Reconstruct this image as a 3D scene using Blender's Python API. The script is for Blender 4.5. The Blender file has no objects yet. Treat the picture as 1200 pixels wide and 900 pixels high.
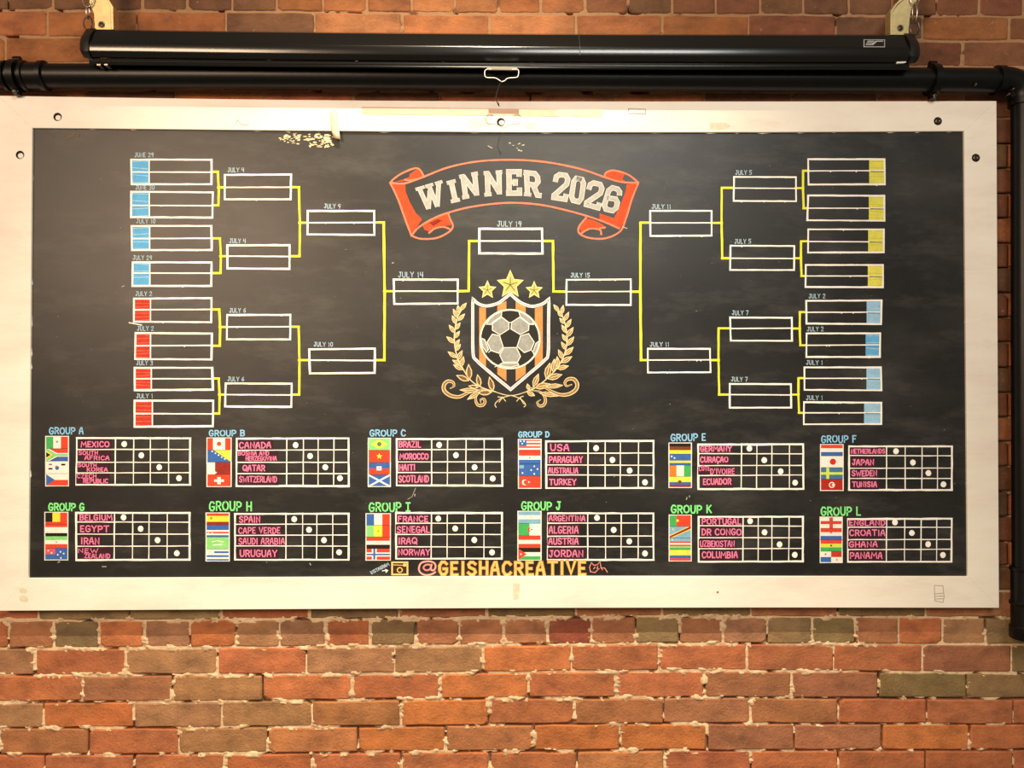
import bpy, bmesh, math, random
from mathutils import Vector, Matrix, noise
from mathutils.geometry import tessellate_polygon

random.seed(7)
SC = bpy.context.scene
COL = SC.collection

# ------------------------------------------------------------------ camera
F_PX = 950.0                      # focal length in pixels of a 1200 px wide frame
D_CAM = 2.0                       # metres from the brick face
ZC = 1.62                         # camera height
cam_d = bpy.data.cameras.new('camera')
cam_d.sensor_width = 36.0
cam_d.lens = 36.0 * F_PX / 1200.0
cam_d.clip_start = 0.05
cam = bpy.data.objects.new('camera', cam_d)
COL.objects.link(cam)
cam.location = (0, -D_CAM, ZC)
cam.rotation_euler = (math.radians(90.85), 0, math.radians(-0.77))
SC.camera = cam

# ------------------------------------------------------------------ world and lights
w = bpy.data.worlds.new('room_air')
SC.world = w
w.use_nodes = True
w.node_tree.nodes['Background'].inputs[0].default_value = (1.0, 0.84, 0.62, 1)
w.node_tree.nodes['Background'].inputs[1].default_value = 0.17


def aim(o, target):
    d = Vector(target) - o.location
    o.rotation_euler = d.to_track_quat('-Z', 'Y').to_euler()


def spot(name, loc, target, power, color, size, blend, radius):
    l = bpy.data.lights.new(name, 'SPOT')
    l.energy = power
    l.color = color
    l.spot_size = math.radians(size)
    l.spot_blend = blend
    l.shadow_soft_size = radius
    o = bpy.data.objects.new(name, l)
    COL.objects.link(o)
    o.location = loc
    aim(o, target)
    return o


def area(name, loc, target, power, color, sx, sy):
    l = bpy.data.lights.new(name, 'AREA')
    l.shape = 'RECTANGLE'
    l.size = sx
    l.size_y = sy
    l.energy = power
    l.color = color
    o = bpy.data.objects.new(name, l)
    COL.objects.link(o)
    o.location = loc
    aim(o, target)
    return o


WARM = (1.0, 0.85, 0.60)
spot('ceiling_spot', (-0.08, -1.45, 4.02), (-0.16, 0, 0.80), 640, WARM, 55, 1.0, 0.012)
area('lounge_lamp', (-2.1, -3.6, 2.75), (-0.4, 0, 1.6), 112, (1.0, 0.69, 0.46), 1.3, 0.8)
area('ceiling_panel', (0.7, -3.2, 3.3), (0.4, 0, 1.5), 50, (1.0, 0.97, 0.90), 1.2, 0.6)

SC.view_settings.view_transform = 'Standard'
SC.view_settings.look = 'None'
SC.view_settings.gamma = 1.0
SC.view_settings.use_curve_mapping = False
SC.view_settings.exposure = 0.0

# ------------------------------------------------------------------ measuring helper
# a point of the photograph, taken to a plane parallel to the wall, d metres in front of it
CR = cam.rotation_euler.to_matrix()
CL = Vector(cam.location)


def P(px, py, d=0.0):
    v = CR @ Vector(((px - 600.0) / F_PX, (450.0 - py) / F_PX, -1.0))
    t = (-d - CL.y) / v.y
    return CL + v * t


PX = 0.0021


def lerp_tab(tab, x):
    if x <= tab[0][0]:
        return tab[0][1]
    for (a, b), (c, d) in zip(tab, tab[1:]):
        if x <= c:
            return b + (d - b) * (x - a) / (c - a)
    return tab[-1][1]


# ------------------------------------------------------------------ object helpers
def link_mesh(name, verts, faces, mats, parent=None, fmat=None, smooth=False):
    me = bpy.data.meshes.new(name)
    me.from_pydata([tuple(v) for v in verts], [], faces)
    if not isinstance(mats, (list, tuple)):
        mats = [mats]
    for m in mats:
        me.materials.append(m)
    if fmat:
        me.polygons.foreach_set('material_index', fmat)
    if smooth:
        me.polygons.foreach_set('use_smooth', [True] * len(me.polygons))
    me.update()
    o = bpy.data.objects.new(name, me)
    COL.objects.link(o)
    if parent is not None:
        o.parent = parent
        o.matrix_parent_inverse = Matrix.Identity(4)
        o.location = -world_loc(parent)
    return o


def world_loc(o):
    l = Vector((0, 0, 0))
    while o is not None:
        l += Vector(o.location)
        o = o.parent
    return l


def empty(name, loc, label, cat, group=None):
    o = bpy.data.objects.new(name, None)
    o.empty_display_size = 0.05
    COL.objects.link(o)
    o.location = loc
    o['label'] = label
    o['category'] = cat
    if group:
        o['group'] = group
    return o


def tag(o, label=None, cat=None, group=None, kind=None):
    if label:
        o['label'] = label
    if cat:
        o['category'] = cat
    if group:
        o['group'] = group
    if kind:
        o['kind'] = kind
    return o


class MB:
    """collects solid pieces of ONE object"""
    def __init__(s):
        s.v, s.f = [], []

    def add(s, v, f):
        n = len(s.v)
        s.v += [Vector(p) for p in v]
        s.f += [tuple(i + n for i in q) for q in f]
        return s

    def prism(s, front, back):
        n = len(front)
        f = [tuple(range(n)), tuple(range(2 * n - 1, n - 1, -1))]
        for i in range(n):
            j = (i + 1) % n
            f.append((j, i, i + n, j + n))
        return s.add(list(front) + list(back), f)

    def px_prism(s, pts, d0, d1):
        """photo outline at depth d1 (front), pushed straight back to d0"""
        fr = [P(x, y, d1) for x, y in pts]
        bk = [Vector((p.x, -d0, p.z)) for p in fr]
        return s.prism(fr, bk)

    def tube(s, path, r, n=20, cap=True):
        path = [Vector(p) for p in path]
        rs = r if isinstance(r, (list, tuple)) else [r] * len(path)
        rings = []
        up = None
        for i, p in enumerate(path):
            a = path[max(i - 1, 0)]
            b = path[min(i + 1, len(path) - 1)]
            t = (b - a).normalized()
            if up is None:
                up = t.orthogonal().normalized()
            up = (up - t * up.dot(t)).normalized()
            sd = t.cross(up)
            rings.append([p + (up * math.cos(k * 2 * math.pi / n) + sd * math.sin(k * 2 * math.pi / n)) * rs[i] for k in range(n)])
        v = [q for g in rings for q in g]
        f = []
        for i in range(len(rings) - 1):
            for k in range(n):
                l = (k + 1) % n
                f.append((i * n + k, i * n + l, (i + 1) * n + l, (i + 1) * n + k))
        if cap:
            f.append(tuple(range(n - 1, -1, -1)))
            m = (len(rings) - 1) * n
            f.append(tuple(range(m, m + n)))
        return s.add(v, f)

    def ring(s, c, R, r, axis='y', sx=1.0, sz=1.0, n=24, m=8):
        pts = []
        for i in range(n + 1):
            a = i * 2 * math.pi / n
            if axis == 'y':
                pts.append(Vector(c) + Vector((math.cos(a) * R * sx, 0, math.sin(a) * R * sz)))
            else:
                pts.append(Vector(c) + Vector((0, math.cos(a) * R * sx, math.sin(a) * R * sz)))
        return s.tube(pts, r, m, cap=False)

    def build(s, name, mat, parent=None, smooth=False, angle=None):
        o = link_mesh(name, s.v, s.f, mat, parent, smooth=smooth or angle is not None)
        if angle is not None:
            bm = bmesh.new()
            bm.from_mesh(o.data)
            bmesh.ops.recalc_face_normals(bm, faces=bm.faces)
            for e in bm.edges:
                if len(e.link_faces) != 2 or e.calc_face_angle(0) > math.radians(angle):
                    e.smooth = False
            bm.to_mesh(o.data)
            bm.free()
        return o


# ------------------------------------------------------------------ materials
def new_mat(name):
    m = bpy.data.materials.new(name)
    m.use_nodes = True
    nt = m.node_tree
    b = nt.nodes['Principled BSDF']
    return m, nt, b


def srgb(r, g, b):
    def f(c):
        c /= 255.0
        return c / 12.92 if c <= 0.04045 else ((c + 0.055) / 1.055) ** 2.4
    return (f(r), f(g), f(b), 1)


def tex_noise(nt, scale, detail=4, rough=0.6, coord='Object', stretch=None):
    tc = nt.nodes.new('ShaderNodeTexCoord')
    n = nt.nodes.new('ShaderNodeTexNoise')
    n.inputs['Scale'].default_value = scale
    n.inputs['Detail'].default_value = detail
    n.inputs['Roughness'].default_value = rough
    if stretch:
        mp = nt.nodes.new('ShaderNodeMapping')
        mp.inputs['Scale'].default_value = stretch
        nt.links.new(tc.outputs[coord], mp.inputs[0])
        nt.links.new(mp.outputs[0], n.inputs['Vector'])
    else:
        nt.links.new(tc.outputs[coord], n.inputs['Vector'])
    return n


def ramp(nt, src, stops):
    r = nt.nodes.new('ShaderNodeValToRGB')
    r.color_ramp.elements[0].position = stops[0][0]
    r.color_ramp.elements[0].color = stops[0][1]
    r.color_ramp.elements[1].position = stops[-1][0]
    r.color_ramp.elements[1].color = stops[-1][1]
    for p, c in stops[1:-1]:
        e = r.color_ramp.elements.new(p)
        e.color = c
    nt.links.new(src, r.inputs[0])
    return r


def mix(nt, fac, a, b, mode='MIX'):
    m = nt.nodes.new('ShaderNodeMix')
    m.data_type = 'RGBA'
    m.blend_type = mode
    for sock, val in ((m.inputs[0], fac), (m.inputs[6], a), (m.inputs[7], b)):
        if hasattr(val, 'is_output'):
            nt.links.new(val, sock)
        else:
            sock.default_value = val
    return m.outputs[2]


def bump(nt, b, h, dist, strength=1.0):
    bp = nt.nodes.new('ShaderNodeBump')
    bp.inputs['Distance'].default_value = dist
    bp.inputs['Strength'].default_value = strength
    nt.links.new(h, bp.inputs['Height'])
    nt.links.new(bp.outputs[0], b.inputs['Normal'])


G = lambda v: (v, v, v, 1)


def make_brick_mat():
    m, nt, b = new_mat('fired_clay')
    oi = nt.nodes.new('ShaderNodeObjectInfo')
    n1 = tex_noise(nt, 14, 6, 0.65, stretch=(1, 1, 1.6))
    r1 = ramp(nt, n1.outputs[0], [(0.28, G(0.5)), (0.5, G(0.98)), (0.74, G(1.42))])
    c = mix(nt, 1.0, oi.outputs['Color'], r1.outputs[0], 'MULTIPLY')
    n2 = tex_noise(nt, 6, 3, 0.6)
    r2 = ramp(nt, n2.outputs[0], [(0.45, G(0)), (0.7, G(0.35))])
    c = mix(nt, r2.outputs[0], c, srgb(150, 104, 66))
    n3 = tex_noise(nt, 55, 5, 0.75)
    r3 = ramp(nt, n3.outputs[0], [(0.62, G(0)), (0.74, G(0.65))])
    c = mix(nt, r3.outputs[0], c, srgb(205, 160, 118))
    n4 = tex_noise(nt, 30, 6, 0.8)
    r4 = ramp(nt, n4.outputs[0], [(0.26, G(0.5)), (0.38, G(0))])
    c = mix(nt, r4.outputs[0], c, srgb(80, 46, 32))
    nt.links.new(c, b.inputs['Base Color'])
    b.inputs['Roughness'].default_value = 0.85
    h = tex_noise(nt, 160, 8, 0.75)
    bump(nt, b, h.outputs[0], 0.004, 1.0)
    return m


def make_mortar_mat():
    m, nt, b = new_mat('lime_mortar')
    n = tex_noise(nt, 60, 6, 0.7)
    r = ramp(nt, n.outputs[0], [(0.3, srgb(172, 136, 100)), (0.46, srgb(228, 198, 156)), (0.75, srgb(246, 224, 190))])
    n2 = tex_noise(nt, 2.2, 3, 0.5)
    r2 = ramp(nt, n2.outputs[0], [(0.4, G(0)), (0.7, G(0.45))])
    c = mix(nt, r2.outputs[0], r.outputs[0], srgb(164, 120, 84))
    # the pointing turns browner higher up the wall
    tc = nt.nodes.new('ShaderNodeTexCoord')
    sx = nt.nodes.new('ShaderNodeSeparateXYZ')
    nt.links.new(tc.outputs['Object'], sx.inputs[0])
    mr = nt.nodes.new('ShaderNodeMapRange')
    mr.inputs[1].default_value = 1.30
    mr.inputs[2].default_value = 1.60
    mr.inputs[3].default_value = 0.0
    mr.inputs[4].default_value = 0.8
    nt.links.new(sx.outputs[2], mr.inputs[0])
    c = mix(nt, mr.outputs[0], c, srgb(146, 102, 64))
    nt.links.new(c, b.inputs['Base Color'])
    b.inputs['Roughness'].default_value = 0.95
    h = tex_noise(nt, 260, 6, 0.8)
    bump(nt, b, h.outputs[0], 0.003, 0.8)
    return m


def make_white_paint():
    m, nt, b = new_mat('worn_white_paint')
    n = tex_noise(nt, 3.5, 5, 0.65, stretch=(1, 1, 3))
    r = ramp(nt, n.outputs[0], [(0.35, srgb(228, 218, 206)), (0.5, srgb(236, 230, 217)), (0.7, srgb(240, 237, 226))])
    n2 = tex_noise(nt, 18, 6, 0.7, stretch=(0.5, 1, 1.6))
    r2 = ramp(nt, n2.outputs[0], [(0.24, G(0.3)), (0.38, G(0))])
    c = mix(nt, r2.outputs[0], r.outputs[0], srgb(196, 180, 158))
    nt.links.new(c, b.inputs['Base Color'])
    b.inputs['Roughness'].default_value = 0.55
    h = tex_noise(nt, 40, 5, 0.6, stretch=(1, 1, 4))
    bump(nt, b, h.outputs[0], 0.001, 0.25)
    return m


def make_board_mat():
    m, nt, b = new_mat('blackboard_paint')
    n = tex_noise(nt, 2.4, 6, 0.62, stretch=(1, 1, 1.7))
    r = ramp(nt, n.outputs[0], [(0.34, srgb(24, 24, 23)), (0.52, srgb(31, 31, 30)), (0.78, srgb(52, 51, 49))])
    n2 = tex_noise(nt, 7, 5, 0.7, stretch=(0.7, 1, 2.2))
    r2 = ramp(nt, n2.outputs[0], [(0.50, G(0)), (0.80, G(0.17))])
    c = mix(nt, r2.outputs[0], r.outputs[0], srgb(126, 122, 116))
    n3 = tex_noise(nt, 60, 4, 0.8)
    r3 = ramp(nt, n3.outputs[0], [(0.74, G(0)), (0.80, G(0.30))])
    c = mix(nt, r3.outputs[0], c, srgb(170, 166, 158))
    nt.links.new(c, b.inputs['Base Color'])
    r4 = ramp(nt, n.outputs[0], [(0.3, G(0.36)), (0.7, G(0.45))])
    nt.links.new(r4.outputs[0], b.inputs['Roughness'])
    b.inputs['Specular IOR Level'].default_value = 0.42
    return m


def simple(name, col, rough=0.5, metal=0.0, spec=0.5, nscale=None, var=0.2, bumpd=0.0):
    m, nt, b = new_mat(name)
    if nscale:
        n = tex_noise(nt, nscale, 5, 0.65)
        lo = tuple(c * (1 - var) for c in col[:3]) + (1,)
        hi = tuple(min(1, c * (1 + var)) for c in col[:3]) + (1,)
        r = ramp(nt, n.outputs[0], [(0.35, lo), (0.65, hi)])
        nt.links.new(r.outputs[0], b.inputs['Base Color'])
        if bumpd:
            bump(nt, b, n.outputs[0], bumpd, 0.6)
    else:
        b.inputs['Base Color'].default_value = col
    b.inputs['Roughness'].default_value = rough
    b.inputs['Metallic'].default_value = metal
    b.inputs['Specular IOR Level'].default_value = spec
    return m


CHALK = {}


def chalk(r, g, b, patch=0.12, name=None):
    key = (r, g, b, patch)
    if key not in CHALK:
        m, nt, bs = new_mat(name or 'chalk_%02x%02x%02x' % (r, g, b))
        c0 = srgb(r, g, b)
        n = tex_noise(nt, 320, 4, 0.8)
        lo = tuple(c * (1 - patch * 1.4) for c in c0[:3]) + (1,)
        hi = tuple(min(1, c * (1 + patch)) for c in c0[:3]) + (1,)
        rr = ramp(nt, n.outputs[0], [(0.34, lo), (0.62, hi)])
        n2 = tex_noise(nt, 60, 3, 0.6)
        r2 = ramp(nt, n2.outputs[0], [(0.3, G(1 - patch * 1.5)), (0.7, G(1))])
        c = mix(nt, 1.0, rr.outputs[0], r2.outputs[0], 'MULTIPLY')
        nt.links.new(c, bs.inputs['Base Color'])
        bs.inputs['Roughness'].default_value = 0.9
        bs.inputs['Specular IOR Level'].default_value = 0.15
        CHALK[key] = m
    return CHALK[key]


M_BRICK = make_brick_mat()
M_MORTAR = make_mortar_mat()
M_WHITE = make_white_paint()
M_BOARD = make_board_mat()
M_CASE = simple('gloss_black_aluminium', srgb(9, 8, 6), 0.2, 0.0, 0.6)
M_CAP = simple('black_plastic', srgb(18, 17, 16), 0.42, 0, 0.5)
M_PIPE = simple('black_painted_iron', srgb(5, 5, 5), 0.38, 0, 0.3, 30, 0.35, 0.0006)
M_ZINC = simple('yellow_zinc_steel', srgb(206, 188, 138), 0.45, 0.75, 0.5, 20, 0.18)
M_STEEL = simple('steel', srgb(188, 182, 170), 0.28, 1.0, 0.5)
M_DARKSTEEL = simple('dark_steel', srgb(88, 78, 68), 0.32, 0.9, 0.5)
M_HOLE = simple('hole_shade', srgb(24, 20, 16), 0.9)
M_WIRE = simple('white_coated_wire', srgb(222, 220, 214), 0.35)
M_CORD = simple('black_cord', srgb(14, 12, 11), 0.8)
M_TAPE = simple('masking_tape', srgb(236, 214, 176), 0.6, 0, 0.4, 50, 0.08)
M_TAPEPINK = simple('aged_masking_tape', srgb(212, 176, 154), 0.6, 0, 0.4, 50, 0.06)
M_RESIDUE = simple('tape_residue', srgb(214, 208, 184), 0.6, 0, 0.4, 80, 0.08)
M_PENCIL = simple('pencil_mark', srgb(150, 138, 118), 0.8)

# ------------------------------------------------------------------ brick wall
wall = None
# joint heights: y of each bed joint as (x, y) tables
BED = [
    [(0, -15), (600, -11), (1200, -7)],
    [(0, 12.5), (300, 14), (600, 16.8), (900, 17.8), (1200, 20)],
    [(0, 43.5), (300, 44.5), (600, 46), (1200, 48.5)],
    [(0, 74.5), (600, 76), (1200, 79.5)],
    [(0, 106), (300, 107), (600, 108.5), (1200, 110)],
    [(0, 136), (1200, 139)],
]
BEDL = [
    [(0, 697), (600, 694), (1200, 693)],
    [(0, 727.5), (300, 726.5), (600, 724.5), (750, 723), (1200, 723.8)],
    [(0, 760.3), (300, 758.8), (450, 757.5), (750, 754.5), (1200, 755.5)],
    [(0, 792), (300, 791), (450, 789.3), (750, 786), (1050, 787.3), (1200, 789)],
    [(0, 823.3), (300, 821.5), (450, 820), (750, 817.6), (1200, 819)],
    [(0, 854), (300, 852.5), (450, 851), (750, 848), (1200, 848.8)],
    [(0, 885), (300, 883.4), (450, 882), (750, 879.6), (1200, 879.4)],
    [(0, 916), (600, 912), (1200, 910)],
]
JU = [
    [-42, 10, 62, 115, 167, 220, 272, 324, 378, 430, 482, 533, 584.5, 634, 685, 736, 787.5, 839, 890.5, 942, 994.5, 1046, 1097.5, 1147.5, 1199, 1250],
    [-48, 56, 160, 265, 369, 471, 574, 675, 776, 877.5, 979, 1081, 1182.5, 1284],
    [-98, 6, 108, 211, 315, 418, 520, 622, 724, 826, 927, 1026, 1128, 1230],
    [-52, 52, 156, 260, 363, 466, 569, 669, 774, 876, 977, 1078, 1180, 1282],
    [-102, 0, 101, 205, 310, 414, 516, 621, 722, 825, 927, 1028, 1130, 1232],
]
CU = [
    'KKKKKKKNNNPNNNBKBBKKKBBBBB',
    'NNNKPNPNNBKNBBB',
    'NNNKNNNNBKKBBBB',
    'BNNBNBNBBBBBBB',
    'RRBORBRMRBKRBB',
]
JL = [
    [-60, 45, 152, 259, 363, 467, 571, 675, 776, 880, 982, 1085.5, 1190, 1292],
    [-42, 10, 62.5, 116, 169, 223, 277, 328, 382, 434, 487, 538, 590.5, 642, 693, 745, 796, 848, 899, 952, 1002.5, 1053, 1104, 1155.5, 1207, 1258],
    [-63, 41, 147.5, 254.5, 359, 462.5, 566, 669.5, 772, 875.5, 977, 1080.5, 1185, 1287],
    [-8, 97, 202, 308, 412.5, 517, 619.5, 722.5, 826, 927.5, 1030, 1133, 1236],
    [-53, 51, 157, 260, 366, 469.5, 572.5, 674, 778, 879.5, 982, 1085.5, 1187.5, 1290],
    [0, 104, 209.5, 314, 420, 522, 625, 727, 829, 931, 1034, 1136, 1238],
    [-50, 52.5, 157.5, 262.5, 366, 470.5, 574, 677, 779, 880, 982.5, 1084.5, 1187, 1290],
]
CLR = [
    'RGGRGMGMGMGMM',
    'RMGRTOTTRGMMMDMGMTGGMRTGG',
    'TRTRTTORRRRMG',
    'RMTRRORRMMGG',
    'TOTTPORPMPRRR',
    'PRTPOPOOMMOR',
    'RRRORRRPRRRRR',
]
PAL = {
    'R': srgb(182, 108, 68), 'O': srgb(198, 118, 66), 'M': srgb(172, 112, 76), 'T': srgb(168, 122, 84),
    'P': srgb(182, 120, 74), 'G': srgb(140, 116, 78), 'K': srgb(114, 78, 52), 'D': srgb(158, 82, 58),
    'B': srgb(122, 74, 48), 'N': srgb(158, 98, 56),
}


def brick_mesh(x0, x1, ya0, ya1, yb0, yb1, rnd, gap=2.0, simple_=False):
    """brick between joints, worn outline; photo px on the wall face -> metres"""
    pts = []
    g = gap
    gl, gr, gt, gb = g * rnd.uniform(.35, .75), g * rnd.uniform(.35, .75), g * rnd.uniform(.3, .7), g * rnd.uniform(.5, .95)
    X0, X1 = x0 + gl, x1 - gr
    T0, T1, B0, B1 = ya0 + gt, ya1 + gt, yb0 - gb, yb1 - gb
    c = [rnd.uniform(.8, 2.2) if rnd.random() < .85 else rnd.uniform(3, 6) for _ in range(4)]
    n = 5 if (x1 - x0) > 70 else 3

    def edge(ax, ay, bx, by, k):
        return [(ax + (bx - ax) * i / k, ay + (by - ay) * i / k) for i in range(k + 1)]
    top = edge(X0 + c[0], T0, X1 - c[1], T1, n)
    bot = edge(X1 - c[2], B1, X0 + c[3], B0, n)
    right = [(X1, T1 + c[1] * .7), (X1, B1 - c[2] * .7)]
    left = [(X0, B0 - c[3] * .7), (X0, T0 + c[0] * .7)]
    ol = top + right + bot + left
    j = 0.0 if simple_ else 0.6
    ol = [(x + rnd.uniform(-j, j), y + rnd.uniform(-j, j)) for x, y in ol]
    cx, cy = (X0 + X1) / 2, (T0 + B0) / 2
    out = rnd.uniform(-0.0012, 0.0014)
    ring0, ring1, ring2 = [], [], []
    for x, y in ol:
        w3 = P(x, y, 0)
        ix = x + (1.6 if x < cx else -1.6)
        iy = y + (1.4 if y < cy else -1.4)
        wi = P(ix, iy, 0)
        ring0.append(Vector((wi.x, -out - 0.0012, wi.z)))
        ring1.append(Vector((w3.x, -out + 0.0012, w3.z)))
        ring2.append(Vector((w3.x, 0.05, w3.z)))
    v = ring0 + ring1 + ring2
    k = len(ol)
    f = [tuple(range(k - 1, -1, -1))]
    for i in range(k):
        j2 = (i + 1) % k
        f.append((i, j2, k + j2, k + i))
        f.append((k + i, k + j2, 2 * k + j2, 2 * k + i))
    f = [tuple(reversed(q)) for q in f]
    return v, f


rows = []
for r in range(5):
    rows.append((BED[r], BED[r + 1], JU[r], CU[r]))
for r in range(7):
    rows.append((BEDL[r], BEDL[r + 1], JL[r], CLR[r]))

# backing of the wall: the mortar, full in most joints and fallen out in some
jl_rnd = random.Random(3)


def joint_loss(px, py):
    """0 = full mortar, 1 = fallen out"""
    n = noise.noise(Vector((px * 0.028, py * 0.05, 3.1))) + 0.5 * noise.noise(Vector((px * 0.11, py * 0.11, 9.0)))
    th = 0.42
    if py > 700:
        if 843 < py < 857:
            th = -0.1 if px > 380 else 0.05
        elif 874 < py < 889:
            th = -0.02
        elif py > 857:
            th = 0.08
        elif 813 < py < 826:
            th = 0.15 if px < 820 else 0.0
        elif py > 800:
            th = 0.14
        else:
            th = 0.34
        if px > 930 and 795 < py:
            th -= 0.2
    else:
        th = 0.40
    return max(0.0, min(1.0, (n - th) * 9))


xs = [-900, -700, -500, -300, -150, -60] + [-30 + 2.5 * i for i in range(505)] + [1260, 1400, 1600, 1800, 2000, 2100]
ys = [-330, -200, -100, -50] + [-20 + 2.2 * i for i in range(71)] + [150 + 25 * i for i in range(22)] + [694 + 1.1 * i for i in range(208)] + [940, 1000, 1100, 1210]
mv, mf = [], []


def joint_dist(x, y):
    """distance to the nearest joint, in px"""
    best = 99.0
    for ta, tb, js, cs in rows:
        a, b = lerp_tab(ta, x), lerp_tab(tb, x)
        if a - 6 <= y <= b + 6:
            best = min(best, abs(y - a), abs(y - b))
            if a <= y <= b:
                for q in js:
                    best = min(best, abs(x - q))
    return best


W = len(xs)
for yi, y in enumerate(ys):
    for xi, x in enumerate(xs):
        p = P(x, y, 0)
        if -20 <= x <= 1230 and (-20 <= y <= 137 or 694 <= y <= 925):
            L = joint_loss(x, y)
            rough = noise.noise(Vector((x * 0.21, y * 0.33, 0.7))) * 0.0009
            dep = 0.0009 + rough * (1 - L) + L * 0.016
            if y > 694:
                smear = noise.noise(Vector((x * 0.085, y * 0.13, 5.5))) + .6 * noise.noise(Vector((x * 0.3, y * 0.4, 2.5)))
                th = .18 if x < 850 else .42
                if smear > th and L < .3:
                    jd = joint_dist(x, y)
                    if jd < 4.6:
                        dep = 0.0009 - min(1, (smear - th) * 6) * .0042 * max(0, min(1, (4.6 - jd) / 1.8))
        else:
            dep = 0.012 if x > 1100 else 0.003  # joints set deeper right of the board, to darken the shaded strip
        mv.append((p.x, dep, p.z))
for yi in range(len(ys) - 1):
    for xi in range(W - 1):
        a = yi * W + xi
        mf.append((a, a + W, a + W + 1, a + 1))
wall = link_mesh('wall_back', mv, mf, M_MORTAR, smooth=True)
tag(wall, 'old red and brown brick wall with pale crumbling mortar behind the board', kind='structure')

rb = random.Random(11)


def put_brick(x0, x1, ta, tb, code):
    v, f = brick_mesh(x0, x1, lerp_tab(ta, x0), lerp_tab(ta, x1), lerp_tab(tb, x0), lerp_tab(tb, x1), rb,
                      gap=2.0)
    o = link_mesh('brick', v, f, M_BRICK, wall)
    c = PAL[code]
    k = rb.uniform(0.84, 1.14)
    o.color = (min(1, c[0] * k), c[1] * k * rb.uniform(.94, 1.05), c[2] * k * rb.uniform(.9, 1.08), 1)
    return o


for ta, tb, js, cs in rows:
    for i in range(len(js) - 1):
        if js[i + 1] < 0 or js[i] > 1200:
            continue
        put_brick(js[i], js[i + 1], ta, tb, cs[min(i, len(cs) - 1)])
# the strip of wall between board and standpipe, rows hidden elsewhere by the board
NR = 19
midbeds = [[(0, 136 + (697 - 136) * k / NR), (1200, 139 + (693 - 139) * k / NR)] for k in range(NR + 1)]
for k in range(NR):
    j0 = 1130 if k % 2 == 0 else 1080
    put_brick(j0, j0 + 102, midbeds[k], midbeds[k + 1], 'BKBBNBKBBBKBNBBKBBK'[k])  # darker brick colours carry the board's side shadow, and some grime

# bricks beyond the picture, one joined piece
field = MB()
rf = random.Random(5)


def flat(y):
    return [(0, y), (1, y)]


def extend(ta, tb, js, keep0, keep1):
    """field bricks of one course: left of keep0 and right of keep1"""
    xs_ = list(js)
    while xs_[0] > -880:
        xs_.insert(0, xs_[0] - 103.5)
    while xs_[-1] < 1990:
        xs_.append(xs_[-1] + 103.5)
    for a, b in zip(xs_, xs_[1:]):
        if b <= keep0 or a >= keep1:
            v, f = brick_mesh(a, b, lerp_tab(ta, a), lerp_tab(ta, b), lerp_tab(tb, a), lerp_tab(tb, b), rf, 2.3, True)
            field.add(v, f)


for ta, tb, js, cs in rows:
    built = [q for i, q in enumerate(js[:-1]) if not (js[i + 1] < 0 or q > 1200)]
    last = js[js.index(built[-1]) + 1]
    extend(ta, tb, js, built[0] + .1, last - .1)
for k in range(NR):
    j0 = 1130 if k % 2 == 0 else 1080
    js = [j0 - 103.5 * q for q in range(11, 0, -1)] + [j0, j0 + 102]
    extend(midbeds[k], midbeds[k + 1], js, 120, j0 + 101)
y = -15.0
k = 0
while y > -325:
    o_ = 10 + (k % 2) * 52
    extend(flat(y - 30.2), flat(y) if k else BED[0], [o_, o_ + 103.5], 9e9, 0)
    y -= 30.2
    k += 1
y = 914.0
k = 0
while y < 1200:
    o_ = (k % 2) * 52
    extend(flat(y) if k else BEDL[7], flat(y + 30.5), [o_, o_ + 103.5], 9e9, 0)
    y += 30.5
    k += 1
fo = field.build('brick_field', M_BRICK, wall)
fo.color = (*PAL['R'][:3], 1)
fo['kind'] = 'stuff'

# ------------------------------------------------------------------ chalkboard
D_RAIL = 0.036      # face of the frame in front of the brick
D_BACK = 0.004
D_PANEL = 0.0295    # writing surface
base = P(600, 714, D_BACK)
board = empty('chalkboard', (base.x, -D_BACK, base.z),
              'long blackboard in a worn white frame, chalked with a tournament bracket and twelve group tables', 'blackboard')

OUT_T = [(-2, 112), (200, 115), (300, 116.4), (450, 117.8), (600, 118.6), (900, 118.7), (1168, 118.2)]
OUT_B = [(-4, 716), (300, 714.3), (600, 712.8), (900, 712.2), (1171, 712.5)]
IN_T = [(38, 150), (150, 151), (300, 152.6), (450, 154), (600, 155), (900, 155), (1130, 153.6)]
IN_B = [(33, 677.6), (300, 676.8), (600, 675.4), (900, 675.4), (1134.5, 675.6)]


def rail(outer, inner):
    m = MB()
    n = 14
    fr, ri = [], []
    loops = []
    for k in range(n + 1):
        t = k / n
        def at(pl):
            s = t * (len(pl) - 1)
            i = min(int(s), len(pl) - 2)
            u = s - i
            return (pl[i][0] + (pl[i + 1][0] - pl[i][0]) * u, pl[i][1] + (pl[i + 1][1] - pl[i][1]) * u)
        o = at(outer)
        q = at(inner)
        bev = 0.0012
        po, pi = P(o[0], o[1], D_RAIL), P(q[0], q[1], D_RAIL)
        d = (pi - po).normalized()
        loops.append([Vector((po.x, -D_BACK, po.z)), Vector((po.x, -D_RAIL + bev, po.z)), po + d * bev,
                      pi - d * bev, Vector((pi.x, -D_RAIL + bev, pi.z)), Vector((pi.x, -D_BACK, pi.z))])
    v = [p for l in loops for p in l]
    f = []
    for k in range(n):
        for j in range(6):
            a, b2 = k * 6 + j, k * 6 + (j + 1) % 6
            f.append((a, b2, b2 + 6, a + 6))
    f.append(tuple(range(5, -1, -1)))
    f.append(tuple(range(n * 6, n * 6 + 6)))
    return m.add(v, f)


def resample(tab, xa, xb, n=14):
    return [(xa + (xb - xa) * k / n, lerp_tab(tab, xa + (xb - xa) * k / n)) for k in range(n + 1)]


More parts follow.
